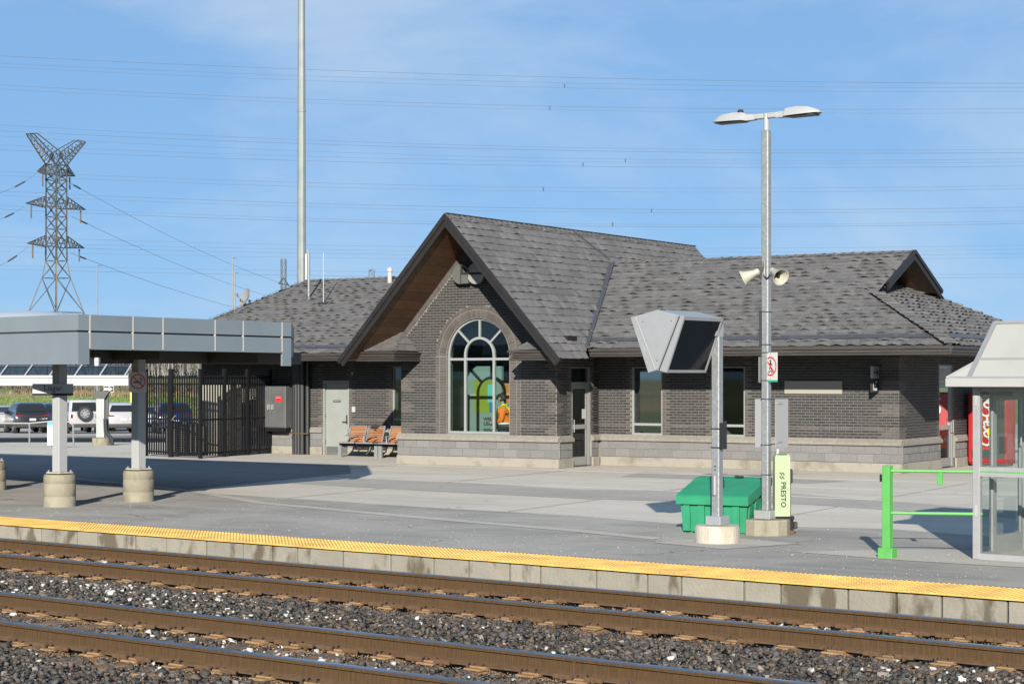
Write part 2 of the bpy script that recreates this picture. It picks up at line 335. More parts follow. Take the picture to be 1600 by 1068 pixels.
# ---------------------------------------------------------------- terrain, platform, tracks
def smooth(a, b, x):
    t = min(1, max(0, (x - a) / (b - a))); return t * t * (3 - 2 * t)
def zt(x, y):
    """level of the land: flat round the station, falling to the car park, rising to the embankment"""
    d = x * FW.x + y * FW.y
    z = 0.0
    if d > 56: z = -1.1 * min(1, (d - 56) / 62)
    if d > 118: z -= .15 * smooth(118, 140, d)
    if d > 146: z += 2.6 * smooth(146, 290, d) + .9 * smooth(146, 170, d)
    return z
PA = rad(-5.0); UP_ = Vector((math.cos(PA), math.sin(PA), 0)); NP_ = Vector((-math.sin(PA), math.cos(PA), 0))     # platform edge frame
TA = rad(-5.8); UT = Vector((math.cos(TA), math.sin(TA), 0)); NT = Vector((-math.sin(TA), math.cos(TA), 0))         # track frame
EDGE = 17.79
def grid_mesh(name, xs, ys, fz, to_world, m, off=0.0):
    v = []; f = []
    for a in xs:
        for b in ys:
            p = to_world(a, b); v.append((p.x, p.y, fz(p.x, p.y) + off))
    n = len(ys)
    for i in range(len(xs) - 1):
        for j in range(n - 1): f.append((i * n + j, i * n + j + 1, (i + 1) * n + j + 1, (i + 1) * n + j))
    b = MB(); b.add(v, f); return b.build(name, m, smooth=True)
def land(x, y):
    d = x * FW.x + y * FW.y
    if d < 71: return -.66
    return zt(x, y) - (.06 if d < 150 else 0)
lat = [-2500, -900, -400, -200, -120, -80, -60, -50, -40, -30, -25, -20, -15, -10, -5, 0, 5, 10, 15, 20, 30, 45, 80, 150, 400, 1000, 2500]
dep = [-1500, -400, -120, -40, -10, 0, 5, 10, 15, 20, 25, 30, 40, 50, 60, 70, 80, 90, 100, 110, 120, 130, 140, 146, 150, 155, 160, 165, 170, 180, 190, 200, 220, 240, 260, 280, 300, 360, 500, 900, 1800, 4500]
struct(grid_mesh('ground', lat, dep, land, lambda a, b: FW * b + RT * a, 'grass'))
pf = struct(grid_mesh('platform', list(np.arange(-70, 32, 2.0)), [EDGE + .02, EDGE + .95] + list(np.arange(19.5, 72, 1.5)), zt, lambda a, b: UP_ * a + NP_ * b, 'concrete'))
# kerb line and lower road/car park beyond the plaza
struct(grid_mesh('car_park', list(np.arange(-80, 90, 4.0)), list(np.arange(73, 141, 2.0)), zt, lambda a, b: FW * b + RT * a, 'road', .0))
b = MB()
for i in range(-60, 40, 3):
    p, q = FW * 72.6 + RT * i, FW * 72.6 + RT * (i + 2.985)
    z = zt(p.x, p.y); b.box(((p.x + q.x) / 2, (p.y + q.y) / 2, z + .03), (2.985, .3, .26), Matrix.Rotation(PSI, 3, 'Z'), .02)
struct(b.build('kerb', 'limestone'))
def sheet(name, poly, m, z, sub=None):
    b = MB(); b.add([(x, y, z) for x, y in poly], [tuple(range(len(poly)))]); return struct(b.build(name, m))
def pe(a, n): p = UP_ * a + NP_ * n; return (p.x, p.y)
sheet('asphalt_strip', [pe(-52, 18.86), pe(14, 18.86), (12, 22.6), (-6, 24.9), (-9.8, 26.0), (-12.8, 25.2), (-15, 25.8), (-18.3, 26.2), (-22.4, 26.9), (-30, 28.2), (-52, 31)], 'asphalt', .004)
sheet('paving_band', [(-24.6, 30.6), (-20.9, 30.0), (-17, 29.5), (-13, 30.3), (-9.7, 29.2), (4, 27.6), (4, 29.4), (-10.1, 30.9), (-14.4, 33.0), (-18.5, 32.0), (-21.3, 32.6), (-24.6, 32.8)], 'asphalt_dark', .004)
sheet('paving_patch', [(-20.1, 36.6), (-15.5, 36.3), (-15.2, 37.5), (-20.6, 38.6)], 'asphalt_dark', .004)
sheet('paving_patch', [(-9.6, 21.9), (-8.3, 23.1), (-5.2, 24.0), (4, 22.6), (4, 21.1), (-7.9, 21.55)], 'concrete_mid', .009)
sheet('paving_patch', [(-11.7, 22.15), (-10.45, 21.75), (-9.95, 23.0), (-11.2, 23.4)], 'concrete_mid', .009)
sheet('canopy_shadow_paving', [(-52, 31.2), (-30, 28.4), (-25.0, 27.8), (-25.5, 31), (-26.0, 34.5), (-28.4, 37.6), (-34, 37.9), (-52, 37)], 'asphalt_shadow', .004)  # darker sheet inside the canopy's cast shadow, painted to deepen it
ll = [(-30, 29.6), (-24.4, 27.4), (-21.2, 25.5), (-17, 24.2), (-13.6, 23.3), (-11.9, 22.7)]
sheet('light_strip', [(x, y + .16) for x, y in ll] + [(x, y - .17) for x, y in ll[::-1]], 'concrete_mid', .009)
b = MB()
for (x0, y0, x1, y1) in ((-29, 33.6, -6, 31.4), (-29, 36.2, -8, 34.4), (-27, 29.2, -27.5, 38.8), (-21.6, 26.4, -22.5, 38.4), (-16.4, 26.0, -17.3, 39.8), (-12, 25.4, -12.8, 40), (-29, 38.4, -12, 38.0), (-7.5, 25.2, -8.2, 40)):
    b.bar((x0, y0, .0072), (x1, y1, .0072), .02, .008)
struct(b.build('paving_joint', 'asphalt_dark'))
# edge of the platform: concrete panels and tactile tiles, each a part
b = MB(); b.box((0, 0, 0), (1, 1, 1), None, .0); base_panel = None
s = -46.0; widths = [.45, .55, .62, .5, .8, .7]; k = 0; panels = []
while s < 12:
    w = random.choice(widths); panels.append((s, w)); s += w
cache = {}
for s0, w in panels:
    if w not in cache:
        b = MB(); b.box((0, 0, 0), (w - .022, .16, .52), None, .008); cache[w] = b.mesh('edge_panel', 'edge_concrete')
    c = UP_ * (s0 + w / 2) + NP_ * (EDGE + .09 + random.uniform(-.004, .004))
    mesh_obj('edge_panel', cache[w], pf, (c.x, c.y, -.277), (0, 0, PA))
b = MB(); b.bx(-50, 14, 0, .06, -.54, -.02); struct(b.build('platform_backing', 'asphalt_dark')).location = NP_ * (EDGE + .1); bpy.data.objects['platform_backing'].rotation_euler = (0, 0, PA)
TW, TD = .61, .905
b = MB(); b.box((0, TD / 2, .006), (TW - .005, TD, .02), None, .004)
for i in range(10):
    for j in range(15):
        cx, cy = (i - 4.5) * TW / 10, (j + .5) * TD / 15; r0, r1 = .017, .009; z0, z1 = .016, .0235
        v = [(cx + r0 * math.cos(a), cy + r0 * math.sin(a), z0) for a in (0, 1.05, 2.09, 3.14, 4.19, 5.24)] + [(cx + r1 * math.cos(a), cy + r1 * math.sin(a), z1) for a in (0, 1.05, 2.09, 3.14, 4.19, 5.24)]
        b.add(v, [(q, (q + 1) % 6, (q + 1) % 6 + 6, q + 6) for q in range(6)] + [(6, 7, 8, 9, 10, 11)])
tile = b.mesh('tactile_tile', 'yellow_tactile')
for i in range(90):
    c = UP_ * (-44 + i * TW) + NP_ * (EDGE - .03 + random.uniform(-.003, .003))
    mesh_obj('tactile_tile', tile, pf, (c.x, c.y, .001 + random.uniform(-.0015, .0015)), (0, 0, PA))
b = MB(); b.bx(-50, 14, 0, .14, -.02, .010); o = struct(b.build('edge_strip', 'limestone')); o.location = NP_ * (EDGE + .885); o.rotation_euler = (0, 0, PA)
# grit scattered on the paving
def chunk():
    v = np.array([(a, b_, c) for a in (-1, 1) for b_ in (-1, 1) for c in (-1, 1)], float) * .68
    f = np.array([(0, 1, 3), (0, 3, 2), (4, 6, 7), (4, 7, 5), (0, 4, 5), (0, 5, 1), (2, 3, 7), (2, 7, 6), (0, 2, 6), (0, 6, 4), (1, 5, 7), (1, 7, 3)])
    return v, f
def stones(name, P, size, m, flat=.7, parent=None):
    """many irregular stones as one mesh: P (n,3) positions, size (n,)"""
    v, f = chunk(); n = len(P); nv_, nf_ = len(v), len(f)
    J = v[None] * rng.uniform(.55, 1.2, (n, nv_, 1)) + rng.uniform(-.30, .30, (n, nv_, 3)); ax = rng.uniform(.6, 1.25, (n, 1, 3)); ax[:, :, 2] *= flat; J = J * ax
    a = rng.uniform(0, 6.28, n); t = rng.uniform(-.6, .6, n); ca, sa, ct, st = np.cos(a), np.sin(a), np.cos(t), np.sin(t)
    x, y, z = J[..., 0], J[..., 1], J[..., 2]
    y, z = y * ct[:, None] - z * st[:, None], y * st[:, None] + z * ct[:, None]
    x, y = x * ca[:, None] - y * sa[:, None], x * sa[:, None] + y * ca[:, None]
    V = np.stack([x, y, z], -1) * size[:, None, None] + P[:, None, :]
    F_ = f[None] + (np.arange(n) * nv_)[:, None, None]
    me = bpy.data.meshes.new(name); nf = n * nf_
    me.vertices.add(n * nv_); me.vertices.foreach_set('co', V.reshape(-1).astype('f4'))
    me.loops.add(nf * 3); me.loops.foreach_set('vertex_index', F_.reshape(-1).astype('i4'))
    me.polygons.add(nf); me.polygons.foreach_set('loop_start', np.arange(0, nf * 3, 3, dtype='i4')); me.polygons.foreach_set('loop_total', np.full(nf, 3, 'i4'))
    me.update(); me.materials.append(MATS[m]); return mesh_obj(name, me, parent)
n = 1500; a = rng.uniform(-26, 2, n); q = 18.9 + rng.exponential(2.6, n)
P = np.stack([UP_.x * a + NP_.x * q, UP_.y * a + NP_.y * q, np.full(n, .012)], -1)
tag(stones('grit', P, rng.uniform(.003, .0085, n), 'white_stone'), 'pale salt grit scattered over the grey platform', 'grit', kind='stuff')
# ---- rails, ties
RTOP = -.13
RAILS = {0: (15.45, 16.95), 1: (11.19, 12.70)}
prof = [(-.07, -.172), (.07, -.172), (.07, -.160), (.012, -.140), (.0085, -.125), (.0085, -.050), (.036, -.038), (.037, -.012), (.028, -.001), (-.028, -.001), (-.037, -.012), (-.036, -.038), (-.0085, -.050), (-.0085, -.125), (-.012, -.140), (-.07, -.160)]
def rail(nd, parent):
    b = MB(); ss = [-60, -40] + list(np.arange(-30, 3, 1.5)) + [10, 25]
    vs = [(s_, nd + p[0], RTOP + p[1]) for s_ in ss for p in prof]; n = len(prof); fs = []; mi = []
    for i in range(len(ss) - 1):
        for k in range(n):
            fs.append((i * n + k, i * n + (k + 1) % n, (i + 1) * n + (k + 1) % n, (i + 1) * n + k)); mi.append(1 if k in (7, 8, 9) else (2 if k in (1, 2, 14, 15) else 0))
    b.add(vs, fs); b.mi = mi
    return b.build('rail', ['rail_side', 'rail_top', 'rail_foot'], parent)
tb = MB(); tb.box((0, 0, 0), (.225, 2.6, .17), None, .012); tie_me = tb.mesh('tie', 'tie')
pb = MB(); pb.box((0, 0, 0), (.19, .36, .02), None, .005); pb.bx(-.095, .095, -.105, -.080, .008, .022); pb.bx(-.095, .095, .080, .105, .008, .022); plate_me = pb.mesh('tie_plate', 'tie_plate')
ab = MB(); ab.bx(-.09, .09, .075, .10, -.012, .028, .004); ab.bx(-.012, .012, .07, .11, -.03, .036, .004); anchor_me = ab.mesh('rail_anchor', 'rail_foot')
TRK = {}
for ti, (r0, r1) in RAILS.items():
    lab = ['rusty railway track running right beside the platform edge', 'rusty railway track nearest the viewer, two rails away from the platform'][ti]
    t = thing('railway_track', lab, 'railway track', (0, 0, 0), TA); TRK[ti] = t
    rail(r0, t); rail(r1, t); mid = (r0 + r1) / 2; sb = MB()
    for k in range(64):
        s_ = -30 + k * .545 + random.uniform(-.02, .02) + ti * .2
        to = mesh_obj('tie', tie_me, t, (s_, mid + random.uniform(-.03, .03), RTOP - .281 + random.uniform(-.012, .006)), (0, 0, random.uniform(-.015, .015)))
        for r in (r0, r1):
            mesh_obj('tie_plate', plate_me, to, (s_ - to.location.x, r - to.location.y, RTOP - .184 - to.location.z), (0, 0, 0))
            for sx, sy in ((-.05, -.095), (.05, -.095), (-.05, .095), (.05, .095), (-.06, -.15), (.06, .15)):
                h = random.uniform(.012, .04); sb.box((s_ + sx, r + sy, RTOP - .172 + h / 2), (.018, .018, h + .02)); sb.box((s_ + sx, r + sy * .93, RTOP - .172 + h + .008), (.032, .036, .014), None, .004)
            if random.random() < .5:
                for e in (-1, 1): mesh_obj('rail_anchor', anchor_me, t, (s_ + e * .16, r - .05, RTOP - .163), (0, 0, math.pi / 2 * 0 + math.pi))
    o = sb.build('spikes', 'spike', t); o['kind'] = 'stuff'
    if ti == 1:
        jb = MB(); jb.box((-9.2, r1 - .02, RTOP - .09), (.012, .05, .10)); jb.build('weld_mark', 'rail_foot', t)
# ---- ballast
def tw(a, q, z): return np.stack([UT.x * a + NT.x * q, UT.y * a + NT.y * q, z], -1)
b = MB(); b.bx(-70, 30, 4, 17.95, -.6, RTOP - .24); o = struct(b.build('track_bed', 'gravel_bed')); o.rotation_euler = (0, 0, TA)
def bed(a, q):
    """surface level of the ballast"""
    z = np.full(a.shape, RTOP - .200)
    for r0, r1 in RAILS.values():
        inside = (q > r0 - .02) & (q < r1 + .02); z = np.where(inside, RTOP - .205, z)
    z = np.where((q > 13.0) & (q < 15.2), RTOP - .20 + .03 * np.sin((q - 13.0) / 2.2 * 3.14), z)
    return z + .012 * np.sin(a * 2.1 + q * 3) + rng.uniform(-.02, .012, a.shape)
def scatter(n, q0, q1, s0=-28, s1=3):
    a = rng.uniform(s0, s1, n); q = rng.uniform(q0, q1, n); keep = np.ones(n, bool)
    for rr in RAILS.values():
        for r in rr: keep &= np.abs(q - r) > .085
    return a[keep], q[keep]
a, q = scatter(90000, 9.0, 17.6); z = bed(a, q)
sz = rng.gamma(5, .0040, len(a)) + .006
on_plate = np.zeros(len(a), bool)
for rr in RAILS.values():
    for r in rr: on_plate |= (np.abs(q - r) < .20)
sz = np.where(on_plate, sz * .5, sz)
o = stones('ballast', tw(a, q, z), sz, 'ballast'); tag(o, 'dark grey crushed stone ballast between and around the rails', 'ballast', kind='stuff')
a, q = scatter(5200, 9.0, 17.6); cl = np.sin(a * 1.3 + 2 * np.sin(q * 2)) + np.sin(a * .47 + q * 1.1) + rng.uniform(-1.2, 1.2, len(a))
k = cl > (.45 + .8 * (q > 15)); a, q = a[k], q[k]; z = bed(a, q) + .012
o = stones('pale_stones', tw(a, q, z), rng.gamma(5, .0040, len(a)) + .007, 'white_stone'); tag(o, 'scattered whitish stones lying on top of the dark ballast', 'stones', kind='stuff')
A_, Q_ = [], []
for rr in RAILS.values():
    for r in rr:
        n_ = 7500; a = -28 + .545 * rng.integers(0, 57, n_) + rng.normal(.1, .12, n_); q = r + rng.choice((-1, 1), n_) * (.09 + rng.exponential(.13, n_)); A_.append(a); Q_.append(q)
a, q = scatter(9000, 15.4, 17.65); A_.append(a); Q_.append(q); a, q = np.concatenate(A_), np.concatenate(Q_); z = RTOP - .192 + rng.uniform(-.012, .008, len(a))
o = stones('rusty_fines', tw(a, q, z), rng.uniform(.005, .013, len(a)), 'rust_dust', .5); tag(o, 'rust coloured grit and dust lying along the foot of the rails', 'gravel', kind='stuff')
# ---------------------------------------------------------------- station building
O = Vector((-23, 41, 0)); CAMP = Vector((0, 0, 2.2))
ST = thing('station_building', 'low dark brick station building with arched window gable and curled grey shingle roof', 'building', O)
XC = -25.45; YM = 41.14; YB = 39.07; YL = 42.5; XBL, XBR = -27.85, -23.23; XR = -15.33
class Wall:
    """vertical wall: base point, direction u along it, outward normal n"""
    def __init__(s, name, base, u, n, rz): s.name = name; s.b = Vector(base); s.u = Vector(u); s.n = Vector(n); s.rz = rz; s.obj = None; s.bricks = []
    def P(s, a, off, z): p = s.b + s.u * a + s.n * off; return Vector((p.x, p.y, z))
    def box(s, mb, a0, a1, o0, o1, z0, z1, bev=0.0):
        c = s.P((a0 + a1) / 2, (o0 + o1) / 2, (z0 + z1) / 2); M = Matrix.Rotation(s.rz, 3, 'Z')
        mb.box(c, (a1 - a0, abs(o1 - o0), z1 - z0), M, bev)
WF = Wall('wing_front_wall', (0, YM, 0), (1, 0, 0), (0, -1, 0), 0)
WS = Wall('wing_end_wall', (XR, 0, 0), (0, 1, 0), (1, 0, 0), math.pi / 2)
BF = Wall('gable_front_wall', (0, YB, 0), (1, 0, 0), (0, -1, 0), 0)
BS = Wall('entrance_side_wall', (XBR, 0, 0), (0, 1, 0), (1, 0, 0), math.pi / 2)
LF = Wall('service_front_wall', (0, YL, 0), (1, 0, 0), (0, -1, 0), 0)
def solid(w, a0, a1, z0, z1, ops, thick=.28):
    """wall core of boxes round rectangular openings (a0,a1,z0,z1)"""
    mb = MB(); cuts = sorted({a0, a1, *[c for o in ops for c in o[:2]]})
    for p, q in zip(cuts, cuts[1:]):
        m = (p + q) / 2; oo = [o for o in ops if o[0] < m < o[1]]
        if not oo: w.box(mb, p, q, 0, -thick, z0, z1)
        else:
            o = oo[0]
            if o[2] > z0: w.box(mb, p, q, 0, -thick, z0, o[2])
            if o[3] < z1: w.box(mb, p, q, 0, -thick, o[3], z1)
    w.obj = mb.build(w.name, 'mortar', ST, O)
CP, LP = .0667, .2
def rows(w, a0, a1, z0, z1, ops, kind, outer=None):
    k = 0; z = z0 + .004
    while z + .056 < z1:
        zc = z + .0285; lo, hi = a0, a1
        if outer: lo, hi = outer(zc)
        if hi - lo > .05:
            iv = [(lo, hi)]
            for o in ops:
                r = o(zc) if callable(o) else (o[:2] if o[2] < zc < o[3] else None)
                if r:
                    nv = []
                    for p, q in iv:
                        if r[0] > p: nv.append((p, min(q, r[0])))
                        if r[1] < q: nv.append((max(p, r[1]), q))
                    iv = [x for x in nv if x[1] - x[0] > .03]
            for p, q in iv:
                s = math.floor((p - a0) / LP) * LP + a0 + (.1 if k % 2 else 0) - LP
                while s < q:
                    x0, x1 = max(s + .0065, p + .003), min(s + LP - .0065, q - .003)
                    if x1 - x0 > .035: w.bricks.append(((x0 + x1) / 2, zc, x1 - x0, kind((x0 + x1) / 2, zc, k)))
                    s += LP
        z += CP; k += 1
def quoin(k, d, w=.42): return 1 if (d < w and (k // 4) % 2 == 0) else 0
# openings
OPW = [(-22.29, -21.43, .78, 2.48), (-20.06, -19.20, .78, 2.48)]; OPS = [(43.85, 44.90, 0, 2.5)]; OPB = [(39.76, 40.71, 0, 2.48)]; OPL = [(-33.02, -32.10, 0, 2.12), (-30.6, -29.72, .78, 2.5)]
solid(WF, XBR - .28, XR - .281, .0, 2.78, OPW); solid(WS, YM, 47.5, .0, 2.78, OPS); solid(BS, YB + .281, YM - .281, .0, 2.78, OPB); solid(LF, -37.6, XBL - .0, .0, 2.78, OPL)
jam = lambda a, ops, w=.11: any(abs(a - o[0]) < w and a < o[0] or abs(a - o[1]) < w and a > o[1] for o in ops)
def kW(a, z, k): return 1 if (jam(a, OPW) or k in (3,) or quoin(k, XR - a)) else 0
rows(WF, XBR, XR, .785, 2.74, OPW, kW)
rows(WS, YM, 47.5, .785, 2.74, OPS, lambda a, z, k: 1 if (jam(a, OPS) or quoin(k, a - YM)) else 0)
rows(BS, YB, YM, .785, 2.74, OPB, lambda a, z, k: 1 if (jam(a, OPB) or k == 3 or k == 23 or quoin(k, a - YB, .3)) else 0)
rows(LF, -37.6, XBL, .785, 2.74, OPL, lambda a, z, k: 1 if (jam(a, OPL) or k == 3) else 0)
# gable wall with the arched opening
WC, WHW, WSILL, WSPR = -25.515, .935, .80, 2.74
TANG = 1.09
def soff(x): return 6.13 - .16 - TANG * abs(x - XC)
mb = MB()
def strip(x0, x1, zf0, zf1): 
    P = [Vector((x0, YB, zf0(x0))), Vector((x1, YB, zf0(x1))), Vector((x1, YB, zf1(x1))), Vector((x0, YB, zf1(x0)))]
    mb.prism(P, (0, 0, 0), (0, .28, 0))
arc = lambda x: WSPR + math.sqrt(max(0, WHW ** 2 - (x - WC) ** 2))
strip(XBL, WC - WHW, lambda x: 0, soff); strip(WC + WHW, XBR, lambda x: 0, soff); strip(WC - WHW, WC + WHW, lambda x: 0, lambda x: WSILL)
NA = 20
for i in range(NA):
    p, q = WC - WHW * math.cos(math.pi * i / NA), WC - WHW * math.cos(math.pi * (i + 1) / NA)
    if p < XC < q: strip(p, XC, arc, soff); strip(XC, q, arc, soff)
    else: strip(p, q, arc, soff)
BF.obj = mb.build(BF.name, 'mortar', ST, O)
RO = 1.262
def archop(z): 
    if z < WSPR: return (WC - RO, WC + RO)
    d = RO ** 2 - (z - WSPR) ** 2
    return (WC - math.sqrt(d), WC + math.sqrt(d)) if d > 0 else None
SOLD = .20
def outer(z):
    h = (6.13 - .16 - z) / TANG - SOLD * 1.42
    return (max(XBL, XC - h), min(XBR, XC + h))
def kB(a, z, k):
    if k in (3, 20): return 1
    return max(quoin(k, a - XBL, .3), quoin(k, XBR - a, .3)) if z < 2.6 else 0
rows(BF, XBL, XBR, .785, 5.9, [archop], kB, outer)
k = 0; z = .789
while z + .056 < WSPR:
    for sg in (-1, 1):
        for c, ln in ((.945 + .095, .188), (1.155 + .048, .094)): BF.bricks.append((WC + sg * c, z + .0285, ln, 1))
    z += CP
ab = MB(); sl = MB()
def slab(mbx, cx, cz, ang, ln, wd):
    """brick lying in the gable wall with its long side at angle ang"""
    M = Matrix.Rotation(-ang, 3, 'Y'); mbx.box((cx, YB - .002, cz), (ln, .02, wd), M, .0)
for r, ln, nn in ((1.045, .188, 46), (1.208, .094, 52)):
    for i in range(nn):
        a = math.pi * (i + .5) / nn; slab(ab, WC + r * math.cos(a), WSPR + r * math.sin(a), a, ln, math.pi * r / nn - .011)
ab.build('arch_voussoirs', 'brick_brown', BF.obj, O)
th = math.atan(TANG)
for sg in (-1, 1):
    L0 = 3.45; n = int(L0 / .0667); nx, nz = sg * math.sin(th), math.cos(th)
    for i in range(n):
        d = .14 + i * .0667; cx = XC + sg * d * math.cos(th) - nx * .09; cz = 6.13 - .16 - d * math.sin(th) - nz * .09 - .015
        if cz < 2.9 or (sg * (cx - XC) < .03): continue
        slab(sl, cx, cz, math.atan2(nz, nx), .165, .056)
sl.build('slope_course', 'brick_brown', BF.obj, O)
# bricks: the nearest as single parts, the others joined
allb = [(w, *b) for w in (WF, WS, BF, BS, LF) for b in w.bricks]
def dist(w, a, z): return (w.P(a, 0, z) - CAMP).length
order = sorted([i for i, b in enumerate(allb) if b[3] > .18 and b[0] in (WF,) and b[2] < 1.95], key=lambda i: dist(allb[i][0], allb[i][1], allb[i][2]))[:300]
single = set(order); bm_ = {}
for kd, mt in ((0, 'brick_dark'), (1, 'brick_brown')):
    b = MB(); b.box((0, 0, 0), (.187, .02, .051)); bm_[kd] = b.mesh('brick', mt)
for w in (WF, WS, BF, BS, LF):
    mb = MB()
    for i, (ww, a, z, ln, kd) in enumerate(allb):
        if ww is not w: continue
        if i in single:
            p = w.P(a, .0, z) - O; mesh_obj('brick', bm_[kd], w.obj, p, (0, 0, w.rz))
        else: mb.cur = kd; w.box(mb, a - ln / 2, a + ln / 2, -.01, .01 + random.uniform(-.0015, .0015), z - .0255, z + .0255)
    o = mb.build('brickwork', ['brick_dark', 'brick_brown'], w.obj, O); o['kind'] = 'stuff'
# plinth: foundation, two courses of block, sloped cap
bl = {}
def plinth(w, a0, a1, ops, e0=0.0, e1=0.0):
    cuts = [(a0 - e0, a1 + e1)]
    for o in ops:
        if o[2] > .1: continue
        cuts = [x for p, q in cuts for x in ((p, min(q, o[0])), (max(p, o[1]), q)) if x[1] - x[0] > .05]
    for p, q in cuts:
        f = MB(); c = MB(); g = MB()
        w.box(f, p, q, .03, .085, 0, .228, .008)
        w.box(g, p, q, .001, .03, .229, .632)
        n = max(1, round((q - p) / 1.6)); st = (q - p) / n
        for i in range(n):
            x0, x1 = p + i * st + .002, p + (i + 1) * st - .002
            P = [w.P(x0, .0, .632), w.P(x0, .105, .632), w.P(x0, .105, .70), w.P(x0, .012, .783), w.P(x0, .0, .783)]
            c.prism(P, (0, 0, 0), w.u * (x1 - x0))
        for r in (0, 1):
            s = p - (.2 if r else 0)
            while s < q - .02:
                x0, x1 = max(p, s) + .005, min(q, s + .4) - .005
                if x1 - x0 > .04:
                    key = round(x1 - x0, 2)
                    if key not in bl: m = MB(); m.box((0, 0, 0), (key, .02, .19), None, .004); bl[key] = m.mesh('concrete_block', 'block')
                    pp = w.P((x0 + x1) / 2, .037, .33 + r * .2) - O; mesh_obj('concrete_block', bl[key], w.obj, pp, (0, 0, w.rz))
                s += .4
        f.build('foundation', 'foundation', w.obj, O); g.build('block_joints', 'block_mortar', w.obj, O); c.build('stone_cap', 'limestone', w.obj, O)
plinth(WF, XBR + .1, XR, OPW, 0, .10); plinth(WS, YM, 47.5, OPS, .0, 0); plinth(BF, XBL, XBR, [], .09, .10); plinth(BS, YB, YM, OPB, .0, -.1); plinth(LF, -37.6, XBL, OPL)
# other walls, ceiling and floor of the interior
mb = MB(); mb.bx(-37.6, XBR, 50.2, 50.45, 0, 2.9); mb.bx(XBR, XR, 47.5, 47.75, 0, 2.9); mb.bx(-37.6, -37.3, YL + .281, 50.2, 0, 2.78); mb.bx(XBL, XBL + .25, YB + .281, YL, 0, 3.2); mb.build('rear_walls', 'mortar', ST, O)
mb = MB(); mb.bx(-37.3, XBL + .25, YL + .29, 50.2, .0, .02); mb.bx(XBL + .25, XBR - .28, YB + .29, 50.2, .0, .02); mb.bx(XBR - .28, XR - .29, YM + .29, 47.4, .0, .02); mb.build('floor', 'interior_floor', ST, O)
mb = MB(); mb.bx(-37.3, XBL, YL - .02, 50.3, 2.76, 2.82); mb.bx(XBR - .2, XR - .02, YM - .02, 47.6, 2.76, 2.82); mb.bx(XBL + .25, -23.9, 43.9, 44.0, 0, 4.3); mb.bx(-21.2, -20.9, YM + .3, 47.4, 0.02, 2.76); mb.bx(-17.4, -17.3, YM + .3, 47.4, 0.02, 2.76); mb.bx(XBR - .2, -21.2, 44.5, 44.6, .02, 2.76); mb.bx(-20.9, -17.4, 44.5, 44.6, .02, 2.76); mb.bx(XBL - 2.4, XBL - 2.3, YL + .3, 50, .02, 2.76); mb.bx(XBL - 2.3, XBL - .1, YL + 1.6, YL + 1.7, .02, 2.76)
mb.build('inner_walls', 'interior', ST, O)
# ---- roof
SH = []     # (matrix, width, length, lift, part)
def roof_plane(name, A, e, g, interval, T, expo=.225, curl=.65, amp=.060, deck=None, wmin=.30, wmax=.40, singles=True):
    e = Vector(e).normalized(); g = Vector(g).normalized(); n = e.cross(g)
    if n.z < 0: n = -n
    A = Vector(A); mb = MB()
    if deck: mb.add(deck, [tuple(range(len(deck)))])
    part = mb.build(name, 'roof_deck', ST, O) if deck else None
    t = 0.0; k = 0; items = []
    while t < T - .03:
        L_ = min(expo, T - t); iv = interval(t + .01); iv2 = interval(min(T - .01, t + L_))
        if iv and iv[1] - iv[0] > .06:
            x = iv[0]; first = True; x -= random.uniform(0, .3)
            while x < iv[1] - .02:
                w = random.uniform(wmin, wmax); x0, x1 = max(x, iv[0]), min(x + w, iv[1]); full = x0 == x and x1 == x + w
                if x1 - x0 > .05:
                    u0 = x0 if x0 > iv[0] else (iv2[0] if iv2 else x0); u1 = x1 if x1 < iv[1] else (iv2[1] if iv2 else x1)
                    lift = random.uniform(.35, 1) * amp if random.random() < curl else random.uniform(0, .008)
                    items.append((x0, x1, u0, u1, t, L_ + .07, lift, full, random.uniform(-.012, .012)))
                x += w
        t += expo; k += 1
    SH.append((part, A, e, g, n, items, singles)); return part
def shingle_geo(mb, f, x0, x1, u0, u1, t, ln, lift, jit):
    """f maps (along, up, out) to a point"""
    N = 4; top = []; bt = []; bb = []; w = x1 - x0; sk = random.uniform(-.25, .25)
    for j in range(N + 1):
        q = j / N; hb = .022 + lift * max(0, math.sin(math.pi * min(1, max(0, q + sk * q * (1 - q))))) ** 1.6
        bt.append(f(x0 + .003 + (w - .006) * q, t + jit, hb)); bb.append(f(x0 + .003 + (w - .006) * q, t + jit + .004, hb - .022)); top.append(f(u0 + .003 + (u1 - u0 - .006) * q, t + ln, .006))
    vs = top + bt + bb; M = N + 1
    fs = [(j, j + 1, M + j + 1, M + j) for j in range(N)] + [(M + j, M + j + 1, 2 * M + j + 1, 2 * M + j) for j in range(N)]
    fs += [(0, M, 2 * M), (N, M + N, 2 * M + N)]
    mb.add(vs, fs)
ZE, SL, YE = 2.90, .459, 39.2; XH = -13.44; YRG = 44.45; ZR = ZE + SL * (YRG - YE); XG = -16.2; YBK = 2 * YRG - YE; RUN = XH - XG; XM = XC + (6.13 - ZR) / TANG
cs, sn = math.cos(math.atan(SL)), math.sin(math.atan(SL))
VX = lambda run: -22.54 + run / (YRG - YE) * (XM + 22.54)
def ivA(t):
    run = t * cs; return (VX(run), (XH - run) if run < RUN else XG)
PA_ = roof_plane('wing_roof', (0, YE, ZE), (1, 0, 0), (0, cs, sn), ivA, (YRG - YE) / cs, deck=[(-22.3, YE, ZE - .02), (XH, YE, ZE - .02), (XG - .02, YE + RUN, ZE + SL * RUN - .02), (XG - .02, YRG, ZR - .02), (XM, YRG, ZR - .02)])
def ivB(t):
    run = t * cs; return (YE + run, YBK - run)
